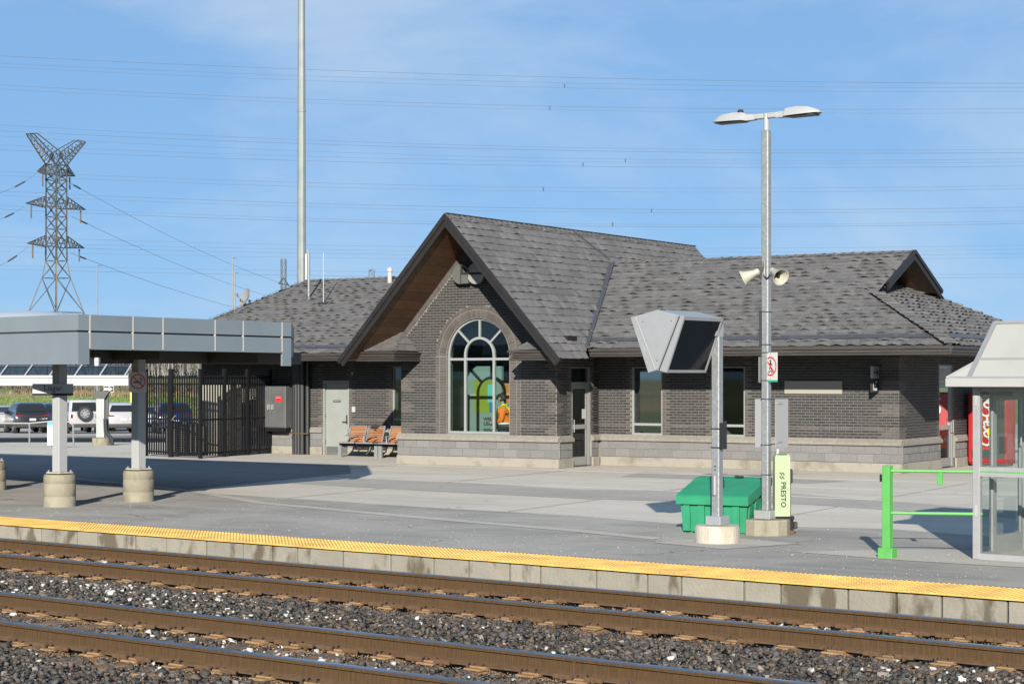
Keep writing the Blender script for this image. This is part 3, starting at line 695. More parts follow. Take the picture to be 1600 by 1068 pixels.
PB_ = roof_plane('hip_roof', (XH, 0, ZE), (0, 1, 0), (-cs, 0, sn), ivB, (RUN + .8) / cs, deck=[(XH, YE, ZE - .02), (XH, YBK, ZE - .02), (XG - .82, YBK - RUN - .82, ZE + SL * (RUN + .82) - .02), (XG - .82, YE + RUN + .82, ZE + SL * (RUN + .82) - .02)], amp=.06, curl=.7)
XE = XC + 3.2; ZG = 6.13 - TANG * 3.2; cg, sg_ = math.cos(th), math.sin(th); YF = 37.52
def ivC(t):
    z = ZG + t * sg_
    if z > ZR - .03: return (YF, 51.0)
    if z < ZE: return (YF, 38.9 + (z - ZG))
    return (YF, YE + (z - ZE) / (ZR - ZE) * (YRG - YE))
PC_ = roof_plane('gable_roof', (XE, 0, ZG), (0, 1, 0), (-cg, 0, sg_), ivC, 3.2 / cg, curl=.45, amp=.030, deck=[(XE, YF, ZG - .02), (XC, YF, 6.11), (XC, 51, 6.11), (XM, 51, ZR - .02), (XM, YRG, ZR - .02), (-22.54, YE, ZE - .02)], expo=.24, wmin=.34, wmax=.44)
roof_plane('gable_roof', (XC - 3.2, 0, ZG), (0, 1, 0), (cg, 0, sg_), lambda t: (YF, 51.0 if ZG + t * sg_ > 5.2 else 40.6 + (ZG + t * sg_ - 2.9) / 2.4 * 6.3), 3.2 / cg, curl=.3, amp=.02, deck=[(XC - 3.2, YF, ZG - .02), (XC, YF, 6.11), (XC, 51, 6.11), (XC - .8, 51, 5.2), (XC - .8, 46.9, 5.2), (XC - 3.0, 40.6, 2.85)], singles=False, expo=.3, wmin=.45, wmax=.6)
YEL, ZEL, YRL, XLH = 40.6, 2.86, 46.9, -38.9; SLL = (5.27 - ZEL) / (YRL - YEL); cl, sl_ = math.cos(math.atan(SLL)), math.sin(math.atan(SLL))
def ivE(t):
    run = t * cl; z = ZEL + run * SLL; return (XLH + run * 1.8 / 6.3, XC - (6.13 - z) / TANG)
PE_ = roof_plane('service_roof', (0, YEL, ZEL), (1, 0, 0), (0, cl, sl_), ivE, (YRL - YEL) / cl, deck=[(XLH, YEL, ZEL - .02), (XC - 3.0, YEL, ZEL - .02), (XC - .8, YRL, 5.25), (XLH + 1.8, YRL, 5.25)], curl=.7, amp=.06)
mb = MB()   # planes nobody sees from the tracks, closing the roof
mb.quad((XM, YRG, ZR - .02), (XG, YRG, ZR - .02), (XG, YBK - RUN, ZE + SL * RUN - .02), (XH, YBK, ZE - .02), (-24.7, YBK, ZE - .02))
mb.quad((XLH + 1.8, YRL, 5.25), (XC - .8, YRL, 5.25), (XC - .8, 53.2, ZEL), (XLH, 53.2, ZEL)); mb.quad((XLH, YEL, ZEL), (XLH + 1.8, YRL, 5.25), (XLH, 53.2, ZEL))
mb.quad((XC - 3.2, 51, ZG), (XC, 51, 6.1), (XC + 3.2, 51, ZG))
mb.build('rear_roof', 'shingle', ST, O)
cand = []
for (part, A, e, g, n, items, sg1) in SH:
    if not sg1: continue
    for it in items:
        if it[7] and it[1] - it[0] > .3: cand.append(((A + e * it[0] + g * it[4] - CAMP).length, id(it)))
cand.sort(); sset = {c[1] for c in cand[:290]}
var = []
for i in range(8):
    mb = MB(); lift = [0.004, .015, .025, .050, .006, .020, .035, .042][i]; w = .345
    shingle_geo(mb, lambda a, t, h: Vector((a, t, h)), -w / 2, w / 2, -w / 2, w / 2, 0, .325, lift, 0); var.append(mb.mesh('shingle', 'shingle', smooth=False))
for (part, A, e, g, n, items, sg1) in SH:
    mb = MB(); M3 = Matrix((e, g, n)).transposed()
    for it in items:
        x0, x1, u0, u1, t, ln, lift, full, jit = it
        if id(it) in sset:
            c = A + e * ((x0 + x1) / 2) + g * (t + jit) - O
            v = min(range(8), key=lambda i: abs([0.004, .015, .025, .050, .006, .020, .035, .042][i] - lift))
            o = mesh_obj('shingle', var[v], part); M4 = (M3 @ Matrix.Diagonal(((x1 - x0 - .004) / .345, ln / .325, 1))).to_4x4(); M4.translation = c; o.matrix_local = M4
        else: shingle_geo(mb, lambda a, t_, h: A + e * a + g * t_ + n * h, x0, x1, u0, u1, t, ln, lift, jit)
    o = mb.build('shingles', 'shingle', part, O); o['kind'] = 'stuff'
# ridge and hip caps
def caps(p, q, nl, nr, wd=.17, pitch=.2, part=None, lift=.02):
    """row of folded cap tiles from p to q; nl/nr: down-slope directions of the two sides"""
    p, q = Vector(p), Vector(q); d = (q - p); n = int(d.length / pitch); d.normalize(); nl, nr = Vector(nl).normalized(), Vector(nr).normalized(); up = -(nl + nr).normalized()
    for i in range(n):
        mb = MB(); a = p + d * (i * pitch); b_ = a + d * (pitch + .05); h0, h1 = lift + .03 + random.uniform(0, .012), lift
        v = []
        for pt, h in ((a, h0), (b_, h1)):
            c = pt + up * h; v += [c + nl * wd, c + nl * .05 + up * .004, c + nr * .05 + up * .004, c + nr * wd]
        v += [x - up * .02 for x in v[:4]]
        mb.add([x - a for x in v], [(0, 1, 5, 4), (1, 2, 6, 5), (2, 3, 7, 6), (0, 8, 9, 1), (1, 9, 10, 2), (2, 10, 11, 3)])
        mesh_obj('ridge_tile', mb.mesh('ridge_tile', 'shingle'), part, a - O)
caps((XC, YF - .02, 6.135), (XC, 51, 6.135), (-cg, 0, -sg_), (cg, 0, -sg_), .15, .24, PC_)
caps((XG + .02, YRG, ZR), (XM, YRG, ZR), (0, -cs, -sn), (0, cs, -sn), .18, .26, PA_)
caps((XH + .02, YE - .02, ZE), (XG - .06, YE + RUN + .06, ZE + SL * (RUN + .06)), Vector((-1, 1, 0)).cross(Vector((0, 0, 1))) * -1 + Vector((0, 0, -.02)), Vector((-1, 1, 0)).cross(Vector((0, 0, 1))) + Vector((0, 0, -.02)), .17, .26, PB_, .035)
caps((XLH + 1.8, YRL, 5.27), (XC - .8, YRL, 5.27), (0, -cl, -sl_), (0, cl, -sl_), .17, .26, PE_)
caps((XLH, YEL, ZEL), (XLH + 1.8, YRL, 5.27), Vector((1, 1, 0)).cross(Vector((0, 0, 1))) + Vector((0, 0, -.02)), Vector((1, 1, 0)).cross(Vector((0, 0, 1))) * -1 + Vector((0, 0, -.02)), .17, .26, PE_, .035)
# valley metal, snow band, flashing
mb = MB(); v0, v1 = Vector((-22.5, YE - .02, ZE + .03)), Vector((XM + .05, YRG - .1, ZR)); mb.bar(v0, v1, .20, .03, up=(.25, -.2, 1)); mb.bar(v0 + Vector((.09, 0, .03)), v1 + Vector((.09, 0, .03)), .02, .06); mb.build('valley_flashing', 'metal_grey', PA_, O)
mb = MB()
for t0, w_ in ((.42, .20),):
    mb.bar((-22.75, YE + t0 * cs, ZE + t0 * sn + .045), (XH - .40, YE + t0 * cs, ZE + t0 * sn + .045), w_, .02, up=(0, -sn, cs)); mb.build('snow_band', 'metal_grey', ST, O); mb = MB(); mb.bar((XH - t0 * cs, YE + .45, ZE + t0 * sn + .05), (XH - t0 * cs, YBK - .5, ZE + t0 * sn + .05), w_, .02, up=(sn, 0, cs)); mb.build('snow_band', 'metal_grey', ST, O)
mb = MB(); mb.bar((XLH + .5, YEL + .42 * cl, ZEL + .42 * sl_ + .045), (XC - 3.1, YEL + .42 * cl, ZEL + .42 * sl_ + .045), .2, .02, up=(0, -sl_, cl)); mb.build('snow_band', 'metal_grey', ST, O)
mb = MB(); mb.bar((XC + .03, 43.6, 6.16), (XM - .03, YRG - .05, ZR + .08), .05, .03, up=(1, 0, 1)); mb.build('roof_seam', 'metal_grey', PC_, O)
mb = MB(); mb.bx(-22.95, -22.62, 38.55, 39.0, 3.02, 3.2); mb.build('missing_shingle_patch', 'brown_metal', PC_, O)
# gutters and soffits
def gutter(x0, y0, x1, y1, z1, out):
    mb = MB()
    for dz0, dz1, pr in ((0, .055, .10), (.055, .13, .06), (.13, .18, .03)):
        ox, oy = out[0] * pr / 2, out[1] * pr / 2
        mb.bar((x0 + ox, y0 + oy, z1 - (dz0 + dz1) / 2), (x1 + ox, y1 + oy, z1 - (dz0 + dz1) / 2), pr, dz1 - dz0 - .0005)
    mb.build('gutter', 'brown_gutter', ST, O)
gutter(-22.36, YE, XH, YE, ZE - .02, (0, -1)); gutter(XH, YE - .1, XH, YBK, ZE - .02, (1, 0)); gutter(XLH, YEL, XC - 3.08, YEL, ZEL - .02, (0, -1))
mb = MB(); mb.quad((XBR - .0, YE, 2.71), (XH, YE, 2.71), (XH, YM, 2.71), (XBR, YM, 2.71)); mb.quad((XR, YM, 2.71), (XH, YM, 2.71), (XH, YBK, 2.71), (XR, YBK, 2.71)); mb.quad((XLH, YEL, 2.67), (XBL, YEL, 2.67), (XBL, YL, 2.67), (XLH, YL, 2.67)); mb.quad((XBR, 37.99, 2.609), (XE - .12, 37.99, 2.609), (XE - .12, YE, 2.609), (XBR, YE, 2.609)); mb.quad((XBL, 37.99, 2.609), (XC - 3.08, 37.99, 2.609), (XC - 3.08, YL, 2.609), (XBL, YL, 2.609))
mb.build('eave_soffit', 'soffit_dark', ST, O)
# gable: barge boards and boarded underside
for sgn in (-1, 1):
    mb = MB(); dv = Vector((sgn * cg, 0, -sg_)); nv = Vector((sgn * sg_, 0, cg)); ap = Vector((XC, YF, 6.14))
    Lb = 4.78
    a0 = ap - nv * .10; mb.prism([a0 + nv * .10, a0 + nv * .10 + dv * Lb, a0 - nv * .10 + dv * Lb, Vector((XC, YF, 6.14 - .20 / cg))], (0, 0, 0), (0, .05, 0))
    mb.prism([ap + nv * .02 + Vector((0, 0, .008)), ap + nv * .02 + dv * (Lb + .02), ap - nv * .085 + dv * (Lb + .02), Vector((XC, YF, 6.14 - .085 / cg))], (0, -.035, 0), (0, -.001, 0))
    mb.build('barge_board', 'brown_metal', ST, O)
    npl = 16
    sp = MB(); sp.box((0, 0, 0), (4.6 / npl - .006, 1.5, .02)); pm = sp.mesh('soffit_plank', 'soffit_wood')
    for i in range(npl):
        c = ap - nv * .16 + dv * ((i + .5) * 4.6 / npl); o = mesh_obj('soffit_plank', pm, PC_, Vector((c.x, YF + .80, c.z)) - O); o.rotation_euler = (0, sgn * th, 0)
# eave returns either side of the gable
for sgn in (-1, 1):
    X = lambda x: x if sgn < 0 else 2 * XC - x
    sh_ = .22 if sgn > 0 else 0
    e0, e1, y0, y1, z0, z1 = X(-28.42), X(-27.30) - sh_, 37.98, YB, 2.86, 3.38; pk = Vector((X(-27.80) - sh_ * .8, YB + .0, z1))
    dk = [(X(-28.30), y0, z0), (e1, y0, z0), tuple(pk)]
    g = Vector((0, y1 - y0, z1 - z0)); T = g.length; lo, hi = sorted((X(-28.30), e1))
    def ivr(t, lo=lo, hi=hi, T=T, px=pk.x): q = t / T; return (lo + (px - lo) * q, hi + (px - hi) * q)
    rp_ = roof_plane.__call__ and None
    mb = MB(); mb.add(dk + [(e1, y1, z0)], [(0, 1, 2), (1, 3, 2)]); part = mb.build('return_roof', 'roof_deck', ST, O)
    sm = MB(); gn = g.normalized(); nn = Vector((1, 0, 0)).cross(gn); t = 0
    while t < T - .05:
        a, b2 = ivr(t); c, d2 = ivr(min(T, t + .2)); m = max(1, int((b2 - a) / .34))
        for i in range(m):
            x0, x1 = a + (b2 - a) * i / m, a + (b2 - a) * (i + 1) / m; u0, u1 = c + (d2 - c) * i / m, c + (d2 - c) * (i + 1) / m
            shingle_geo(sm, lambda q, tt, h: Vector((0, y0, z0)) + Vector((1, 0, 0)) * q + gn * tt + nn * h, x0, x1, u0, u1, t, min(.22, T - t), random.uniform(0, .008), 0)
        t += .2
    g2 = Vector((pk.x - e1, 0, z1 - z0)); T2 = g2.length; g2.normalize(); n2 = Vector((-sgn * g2.z, 0, abs(g2.x))); n2 = n2 if n2.z > 0 else -n2; t = 0
    while t < T2 - .05:
        q = t / T2; q2 = min(1, (t + .24) / T2); a, b2 = y0 + (y1 - y0) * q, y1 - .005; c, d2 = y0 + (y1 - y0) * q2, y1 - .005; m = max(1, int((b2 - a) / .5))
        for i in range(m): shingle_geo(sm, lambda s_, tt, h: Vector((e1, s_, z0)) + g2 * tt + n2 * h, a + (b2 - a) * i / m, a + (b2 - a) * (i + 1) / m, c + (d2 - c) * i / m, c + (d2 - c) * (i + 1) / m, t, min(.25, T2 - t), .002, 0)
        t += .24
    sm.build('shingles', 'shingle', part, O)
    hp = Vector((e1, y0, z0)); caps(hp, pk, Vector((-sgn * -1, 0, -.3)) if sgn > 0 else Vector((-1, 0, -.2)), Vector((0, 1, -.3)), .09, .16, part, .02)
    gm = MB()
    for dz0, dz1, pr in ((0, .06, .09), (.06, .13, .055), (.13, .19, .03), (.19, .245, .06)):
        zc = z0 - .01 - (dz0 + dz1) / 2; h = dz1 - dz0 - .012
        gm.bx(min(e0, e1) - (pr if sgn > 0 else 0), max(e0, e1) + (pr if sgn < 0 else 0), y0 - pr, y0, zc - h / 2, zc + h / 2)
        gm.bx(e1, e1 - sgn * pr, y0 + .001, y1, zc - h / 2, zc + h / 2)
    gm.bx(min(e0, e1) + .01, max(e0, e1) - .01, y0 + .01, y1, 2.61, z0 - .03); gm.build('return_gutter', 'brown_gutter', part, O)
# gablet at the wing end
for sgn in (-1, 1):
    mb = MB(); dv = Vector((0, sgn * cs, -sn)); nv = Vector((0, sgn * sn, cs)); ap = Vector((XG, YRG, ZR + .02)); Lb = 2.05 if sgn < 0 else 2.2
    mb.prism([ap, ap + dv * Lb, ap + dv * Lb - nv * .2, Vector((XG, YRG, ZR + .02 - .2 / cs))], (0, 0, 0), (.05, 0, 0)); mb.prism([ap + nv * .025, ap + dv * Lb + nv * .025, ap + dv * Lb - nv * .07, Vector((XG, YRG, ZR - .05))], (.051, 0, 0), (.08, 0, 0)); mb.build('gablet_board', 'brown_metal', ST, O)
    mb = MB(); a = ap - nv * .14
    mb.prism([a + dv * .1, a + dv * 2.0, a + dv * 2.0 - nv * .02, a + dv * .1 - nv * .02], (-.9, 0, 0), (-.01, 0, 0)); mb.build('gablet_soffit', 'soffit_wood', ST, O)
mb = MB(); mb.prism([(XG - .8, YRG - 2.1, 4.2), (XG - .8, YRG + 2.1, 4.2), (XG - .8, YRG, ZR - .05)], (-.05, 0, 0), (0, 0, 0)); mb.build('gablet_wall', 'brown_metal', ST, O)
mb = MB()
for i in range(6): mb.bx(XG - .79, XG - .74, YRG - .5 + i * .07, YRG + .5 - i * .07, 4.70 + i * .07, 4.74 + i * .07)
mb.build('gablet_vent', 'grey_metal', ST, O)
# ---------------------------------------------------------------- windows, doors and fittings of the station
def part(name, m, parent=ST, org=O, smooth=False):
    """decorator-free helper: returns (MB, finish)"""
    b = MB(); return b, lambda: b.build(name, m, parent, org, smooth)
# arched window
aw = MB()
def arcbar(r, w, cx, cz, a0, a1, n, y0, y1):
    for i in range(n):
        p, q = a0 + (a1 - a0) * i / n, a0 + (a1 - a0) * (i + 1) / n; P = []
        for a, rr in ((p, r - w), (q, r - w), (q, r), (p, r)): P.append(Vector((cx + rr * math.cos(a), y0, cz + rr * math.sin(a))))
        aw.prism(P, (0, 0, 0), (0, y1 - y0, 0))
Y0, Y1 = YB + .07, YB + .14; ZT = 2.66
arcbar(WHW - .003, .045, WC, WSPR, 0, math.pi, 28, Y0, Y1)
aw.bx(WC - WHW + .003, WC - WHW + .05, Y0, Y1, WSILL + .002, WSPR); aw.bx(WC + WHW - .05, WC + WHW - .003, Y0, Y1, WSILL + .002, WSPR)
aw.bx(WC - WHW + .05, WC + WHW - .05, Y0, Y1, WSILL + .002, WSILL + .06); aw.bx(WC - WHW + .05, WC + WHW - .05, Y0 - .005, Y1, ZT - .03, ZT + .03)
for mx_ in (WC - .425, WC + .425): aw.bx(mx_ - .03, mx_ + .03, Y0 - .003, Y1, WSILL + .06, ZT - .03)
arcbar(.455, .06, WC, ZT + .1, 0, math.pi, 18, Y0 - .003, Y1)
for sx in (-1, 1): aw.bx(WC + sx * .425 - .03, WC + sx * .425 + .03, Y0 - .003, Y1, ZT + .03, ZT + .1)
for a in (math.pi * .25, math.pi * .5, math.pi * .75):
    aw.bar((WC + .45 * math.cos(a), (Y0 + Y1) / 2, ZT + .1 + .45 * math.sin(a)), (WC + .90 * math.cos(a), (Y0 + Y1) / 2, WSPR + .90 * math.sin(a)), .06, .05, up=(-math.sin(a), 0, math.cos(a)))
wf = aw.build('arched_window', 'window_frame', BF.obj, O)
g = MB()
def pane_poly(pts): g2 = MB(); g2.add([(x, Y0 + .035, z) for x, z in pts], [tuple(range(len(pts)))]); g2.build('pane', 'glass', wf, O)
xm0, xm1 = WC - .425, WC + .425
pane_poly([(WC - WHW, WSILL), (xm0, WSILL), (xm0, ZT), (WC - WHW, ZT)]); pane_poly([(xm0, WSILL), (xm1, WSILL), (xm1, ZT), (xm0, ZT)]); pane_poly([(xm1, WSILL), (WC + WHW, WSILL), (WC + WHW, ZT), (xm1, ZT)])
for i in range(4):
    a0, a1 = math.pi * i / 4, math.pi * (i + 1) / 4; n = 8
    pane_poly([(WC + (WHW - .01) * math.cos(a0 + (a1 - a0) * j / n), WSPR + (WHW - .01) * math.sin(a0 + (a1 - a0) * j / n)) for j in range(n + 1)] + [(WC + .43 * math.cos(a1 - (a1 - a0) * j / n), ZT + .1 + .43 * math.sin(a1 - (a1 - a0) * j / n)) for j in range(n + 1)])
pane_poly([(WC + .43 * math.cos(math.pi * j / 14), ZT + .1 + .43 * math.sin(math.pi * j / 14)) for j in range(15)] + [(WC - .43, ZT), (WC + .43, ZT)])
# rectangular windows
def window(w, o, bar_z=1.04, mull=None, gl='glass'):
    a0, a1, z0, z1 = o; b = MB(); f = .045
    w.box(b, a0 + .002, a0 + f, -.10, -.03, z0 + .002, z1 - .002); w.box(b, a1 - f, a1 - .002, -.10, -.03, z0 + .002, z1 - .002); w.box(b, a0 + f, a1 - f, -.10, -.03, z0 + .002, z0 + f); w.box(b, a0 + f, a1 - f, -.10, -.03, z1 - f, z1 - .002)
    w.box(b, a0 + f, a1 - f, -.10, -.028, bar_z - .03, bar_z + .03)
    fr = b.build('window', 'window_frame', w.obj, O)
    for q0, q1 in ((z0 + f, bar_z - .03), (bar_z + .03, z1 - f)):
        b = MB(); b.quad(w.P(a0 + f, -.06, q0), w.P(a1 - f, -.06, q0), w.P(a1 - f, -.06, q1), w.P(a0 + f, -.06, q1)); b.build('pane', gl, fr, O)
    return fr
window(WF, OPW[0], gl='glass_teal'); window(WF, OPW[1]); window(LF, OPL[1])
# glazed doors
def glass_door(w, o, ztop, handle_side, name='glass_door', stain='steel_door_frame'):
    a0, a1, z0, z1 = o; b = MB()
    w.box(b, a0 + .002, a0 + .05, -.12, -.02, .02, z1 - .004); w.box(b, a1 - .05, a1 - .002, -.12, -.02, .02, z1 - .004); w.box(b, a0 + .05, a1 - .05, -.12, -.02, z1 - .05, z1 - .004); w.box(b, a0 + .05, a1 - .05, -.12, -.02, ztop, ztop + .07)
    fr = b.build(name, stain, w.obj, O); b = MB(); d0, d1 = a0 + .055, a1 - .055
    for p in ((d0, d0 + .09, .03, ztop - .005), (d1 - .09, d1, .03, ztop - .005)): w.box(b, p[0], p[1], -.09, -.04, p[2], p[3])
    for p in ((.03, .24), (.93, 1.04), (ztop - .10, ztop - .005)): w.box(b, d0 + .09, d1 - .09, -.09, -.04, p[0], p[1])
    b.build('door_leaf', stain, fr, O)
    for q0, q1, e in ((.24, .93, .09), (1.04, ztop - .10, .09), (ztop + .07, z1 - .05, -.005)):
        b = MB(); b.quad(w.P(d0 + e, -.065, q0), w.P(d1 - e, -.065, q0), w.P(d1 - e, -.065, q1), w.P(d0 + e, -.065, q1)); b.build('pane', 'glass', fr, O)
    b = MB(); h = d0 + .05 if handle_side < 0 else d1 - .05; b.tube([w.P(h, -.04, .85), w.P(h, .03, .86), w.P(h, .03, 1.16), w.P(h, -.04, 1.17)], .012, 8); b.build('door_handle', 'alloy', fr, O)
    b = MB(); w.box(b, a0, a1, -.12, .02, .0, .02); b.build('threshold', 'dark_frame', fr, O)
    return fr
d1_ = glass_door(BS, OPB[0], 2.02, -1)
b = MB(); BS.box(b, 40.40, 40.56, -.062, -.058, 1.18, 1.42); b.build('paper_notice', 'paper', d1_, O)
glass_door(WS, OPS[0], 2.05, 1); b = MB(); WS.box(b, 43.91, 44.84, -.062, -.03, 2.125, 2.445); b.build('transom_panel', 'sign_back', WS.obj, O)
# service door
b = MB(); LF.box(b, -33.02, -32.97, -.14, .012, 0, 2.115); LF.box(b, -32.15, -32.10, -.14, .012, 0, 2.115); LF.box(b, -32.97, -32.15, -.14, .012, 2.06, 2.115); fr = b.build('service_door', 'window_frame', LF.obj, O)
b = MB(); LF.box(b, -32.965, -32.155, -.09, -.04, .02, 2.055, .004); lf = b.build('door_leaf', 'door_paint', fr, O)
b = MB(); LF.box(b, -32.94, -32.18, -.04, -.036, .04, .24); b.build('kick_plate', 'grey_metal', lf, O)
b = MB(); LF.box(b, -32.69, -32.44, -.04, -.034, 1.50, 1.56); b.build('name_plate', 'ink', lf, O)
o = mesh_obj('plate_lettering', text_mesh('plate_lettering', 'EMPLOYEES', .035, 'sign_white'), lf, LF.P(-32.565, -.033, 1.53) - O)
b = MB(); LF.box(b, -32.235, -32.185, -.04, -.03, .88, 1.14); b.tube([LF.P(-32.21, -.04, .95), LF.P(-32.21, .02, .95), LF.P(-32.34, .02, .95)], .011, 8); b.build('door_handle', 'dark_frame', lf, O)
b = MB()
for z in (.3, 1.05, 1.8): LF.box(b, -32.972, -32.955, -.045, -.03, z, z + .12)
b.build('hinges', 'rail_foot', lf, O)
# brick patch above the door is hidden in shade; small fittings on the wall
b = MB(); LF.box(b, -31.98, -31.87, .0, .05, 1.22, 1.38, .008); b.build('card_reader', 'white_plastic', LF.obj, O)
b = MB(); LF.box(b, -32.0, -31.94, .0, .05, 2.28, 2.36, .006); b.build('door_sensor', 'sign_back', LF.obj, O)
# louvre panel, blade sign
b = MB(); WF.box(b, -18.15, -16.70, .0, .045, 1.82, 2.12); lp = b.build('blank_sign_panel', 'cream', WF.obj, O)
bs = MB(); bs.bx(-15.86, -15.81, YM - .40, YM - .012, 2.18, 2.46); bs_ = bs.build('blade_sign', 'sign_back', WF.obj, O)
b = MB(); b.bx(-15.862, -15.808, YM - .40, YM - .012, 1.86, 2.175); b.build('sign_lower', 'ink', bs_, O)
b = MB(); b.bar((-15.806, YM - .33, 2.32), (-15.806, YM - .08, 2.32), .004, .035); b.bar((-15.806, YM - .18, 2.40), (-15.806, YM - .08, 2.33), .004, .035, up=(0, .6, 1)); b.bar((-15.806, YM - .18, 2.24), (-15.806, YM - .08, 2.31), .004, .035, up=(0, -.6, 1)); b.build('arrow', 'ink', bs_, O)
b = MB(); b.bx(-15.808, -15.804, YM - .30, YM - .14, 1.90, 1.96); b.bx(-15.808, -15.804, YM - .37, YM - .34, 1.90, 2.08); b.bx(-15.808, -15.804, YM - .26, YM - .22, 2.0, 2.05); b.bx(-15.808, -15.804, YM - .24, YM - .12, 2.09, 2.11); b.build('pictogram', 'sign_white', bs_, O)
# logo on the gable
lg = thing('gable_logo', 'grey metal two-letter GO emblem fixed high on the brick gable', 'logo', (-25.66, YB - .16, 4.77))
def half(name, cx, a0, a1, r, m, y=(.0, -.07), pts=None, dz=0.0):
    b = MB(); P = pts or [Vector((cx + r * math.cos(a0 + (a1 - a0) * i / 16), 0, dz + r * math.sin(a0 + (a1 - a0) * i / 16))) for i in range(17)]
    b.prism(P, (0, y[0], 0), (0, y[1], 0)); b.build(name, m, lg)
mat('logo_metal', (.115, .12, .115), .45, .3)
mat('logo_light', (.26, .26, .235), .5, .2)
half('letter_g', -.225, math.pi / 2 + .02, math.pi * 1.5 - .02, .245, 'logo_metal'); half('letter_g', -.19, 0.10, math.pi / 2 - .02, .235, 'logo_metal')
half('letter_g', 0, 0, 0, 0, 'logo_metal', pts=[Vector(p) for p in ((-.195, 0, -.02), (.01, 0, -.02), (.01, 0, -.235), (-.195, 0, -.235))])
half('letter_o', .225, .0, math.pi, .235, 'logo_light', dz=.035); half('letter_o', .225, math.pi, 2 * math.pi, .235, 'logo_light', dz=-.02)
b = MB(); b.bx(-.20, .465, -.05, 0, -.018, .03); b.build('logo_bar', 'ink', lg); b = MB(); [b.tube([(x, 0, 0), (x, .15, 0)], .015, 6) for x in (-.2, .2)]; b.build('standoffs', 'ink', lg)
# floodlight bracket above logo
# ---- interior: mural, notice, person
b = MB(); b.bx(-27.58, -26.42, 41.6, 41.7, .02, 2.5); mw = b.build('mural_wall', 'mural_white', ST, O)
def patch(m, x0, x1, z0, z1, y=.004): b = MB(); b.bx(x0, x1, 41.6 - y, 41.6 - .0005, z0, z1); b.build('mural_patch', m, mw, O)
patch('mural_lime', -27.28, -26.62, 1.28, 2.14); patch('mural_teal', -26.85, -26.62, 1.55, 2.02, .008); patch('mural_blue', -26.80, -26.66, 1.29, 1.55, .012); b = MB(); b.bx(-26.36, -25.98, 41.55, 41.58, 1.25, 2.05); dp = b.build('display_panel', 'mural_orange', ST, O); b = MB(); b.bx(-26.36, -25.98, 41.53, 41.549, 1.25, 1.5); b.build('panel_base', 'mural_blue', dp, O)
for i, (tx, zz) in enumerate((('WELCOME TO', 1.10), ('LISGAR GO', .98), ('BIENVENUE', .80), ('À LISGAR GO', .68))):
    me = text_mesh('mural_lettering', tx, .135, 'ink', bold=.004, align='LEFT'); mesh_obj('mural_lettering', me, mw, Vector((-26.98, 41.595, zz)) - O)
b = MB(); b.bx(-27.2, -27.12, 40.2, 41.0, .9, 2.0); b.build('notice_board', 'dark_frame', ST, O)
# ---- bench outside the service wing
def bench(x, label, name='bench'):
    t = thing(name, label, 'bench', (x, 41.72, 0), 0)
    for k in (0, 1):
        cx = -.30 + k * .62
        fb = MB(); fb.bar((cx - .27, .03, .43), (cx - .27, .18, .85), .03, .03); fb.bar((cx + .27, .03, .43), (cx + .27, .18, .85), .03, .03); fb.bar((cx - .28, .185, .86), (cx + .28, .185, .86), .04, .025); fb.bar((cx - .285, -.42, .41), (cx + .285, -.42, .41), .045, .03); fb.bar((cx - .27, -.42, .41), (cx - .27, .03, .42), .03, .03); fb.bar((cx + .27, -.42, .41), (cx + .27, .03, .42), .03, .03)
        fr = fb.build('seat_frame', 'alloy', t)
        sb = MB(); sb.box((0, 0, 0), (.50, .05, .022), None, .005); sm = sb.mesh('slat', 'bench_wood')
        for i in range(7): mesh_obj('slat', sm, fr, (cx, .05 + i * .021, .46 + i * .058), (rad(70), 0, 0))
        for i in range(6): mesh_obj('slat', sm, fr, (cx, -.34 + i * .066, .425 - i * .006), (rad(-5), 0, 0))
        ar = MB(); ar.tube([(cx - .05, -.36, .42), (cx - .07, -.36, .60), (cx + .0, -.1, .62)], .018, 8); ar.build('armrest', 'alloy', fr)
        ar = MB(); ar.tube([(cx + .05, -.33, .42), (cx + .05, -.33, .52), (cx + .20, -.12, .58)], .014, 8); ar.build('armrest', 'black_metal', fr)
    for px in (-.62, .62) if name != 'x' else (0,):
        lb = MB(); lb.bx(px - .055, px + .055, -.30, -.24, 0, .33); lb.bx(px - .05, px + .05, -.24, .02, .27, .33); lb.build('leg', 'alloy', t)
    bb = MB(); bb.bx(-.66, .66, -.26, -.14, .31, .38); bb.build('beam', 'black_metal', t)
    return t
bench(-31.0, 'wooden slat bench with two seats beside the grey service door'); bench(-29.62, 'wooden slat bench partly hidden behind the projecting brick gable')
# ---- electrical cabinet, pipes
t = thing('electrical_cabinet', 'grey steel two-door electrical cabinet mounted on the brick wall', 'cabinet', (-34.65, YL, .75))
b = MB(); b.bx(-.54, .54, -.36, -.0, 0, 1.20, .01); b.build('body', 'grey_metal', t)
for sx in (-1, 1):
    b = MB(); b.bx(sx * .27 - .255, sx * .27 + .255, -.385, -.362, .02, 1.18, .006); dd = b.build('door', 'grey_metal', t)
    b = MB(); b.tube([(sx * .07, -.39, .66), (sx * .07, -.42, .64), (sx * .07, -.42, .52)], .02, 8); b.box((sx * .07, -.39, .60), (.09, .02, .16), None, .01); b.build('handle', 'alloy', dd)
b = MB(); b.bx(.20, .40, -.390, -.386, .76, .92); sg = b.build('warning_label', 'sign_red', t)
mesh_obj('label_lettering', text_mesh('label_lettering', 'DANGER', .04, 'sign_white'), sg, (.30, -.391, .87)); b = MB(); b.bx(-.45, .54, -.34, -.02, -.10, -.002); b.build('bracket', 'black_metal', t)
t = thing('conduit_bundle', 'bundle of dark vertical drain pipes standing against the brick wall', 'pipes', (-33.70, YL - .2, 0))
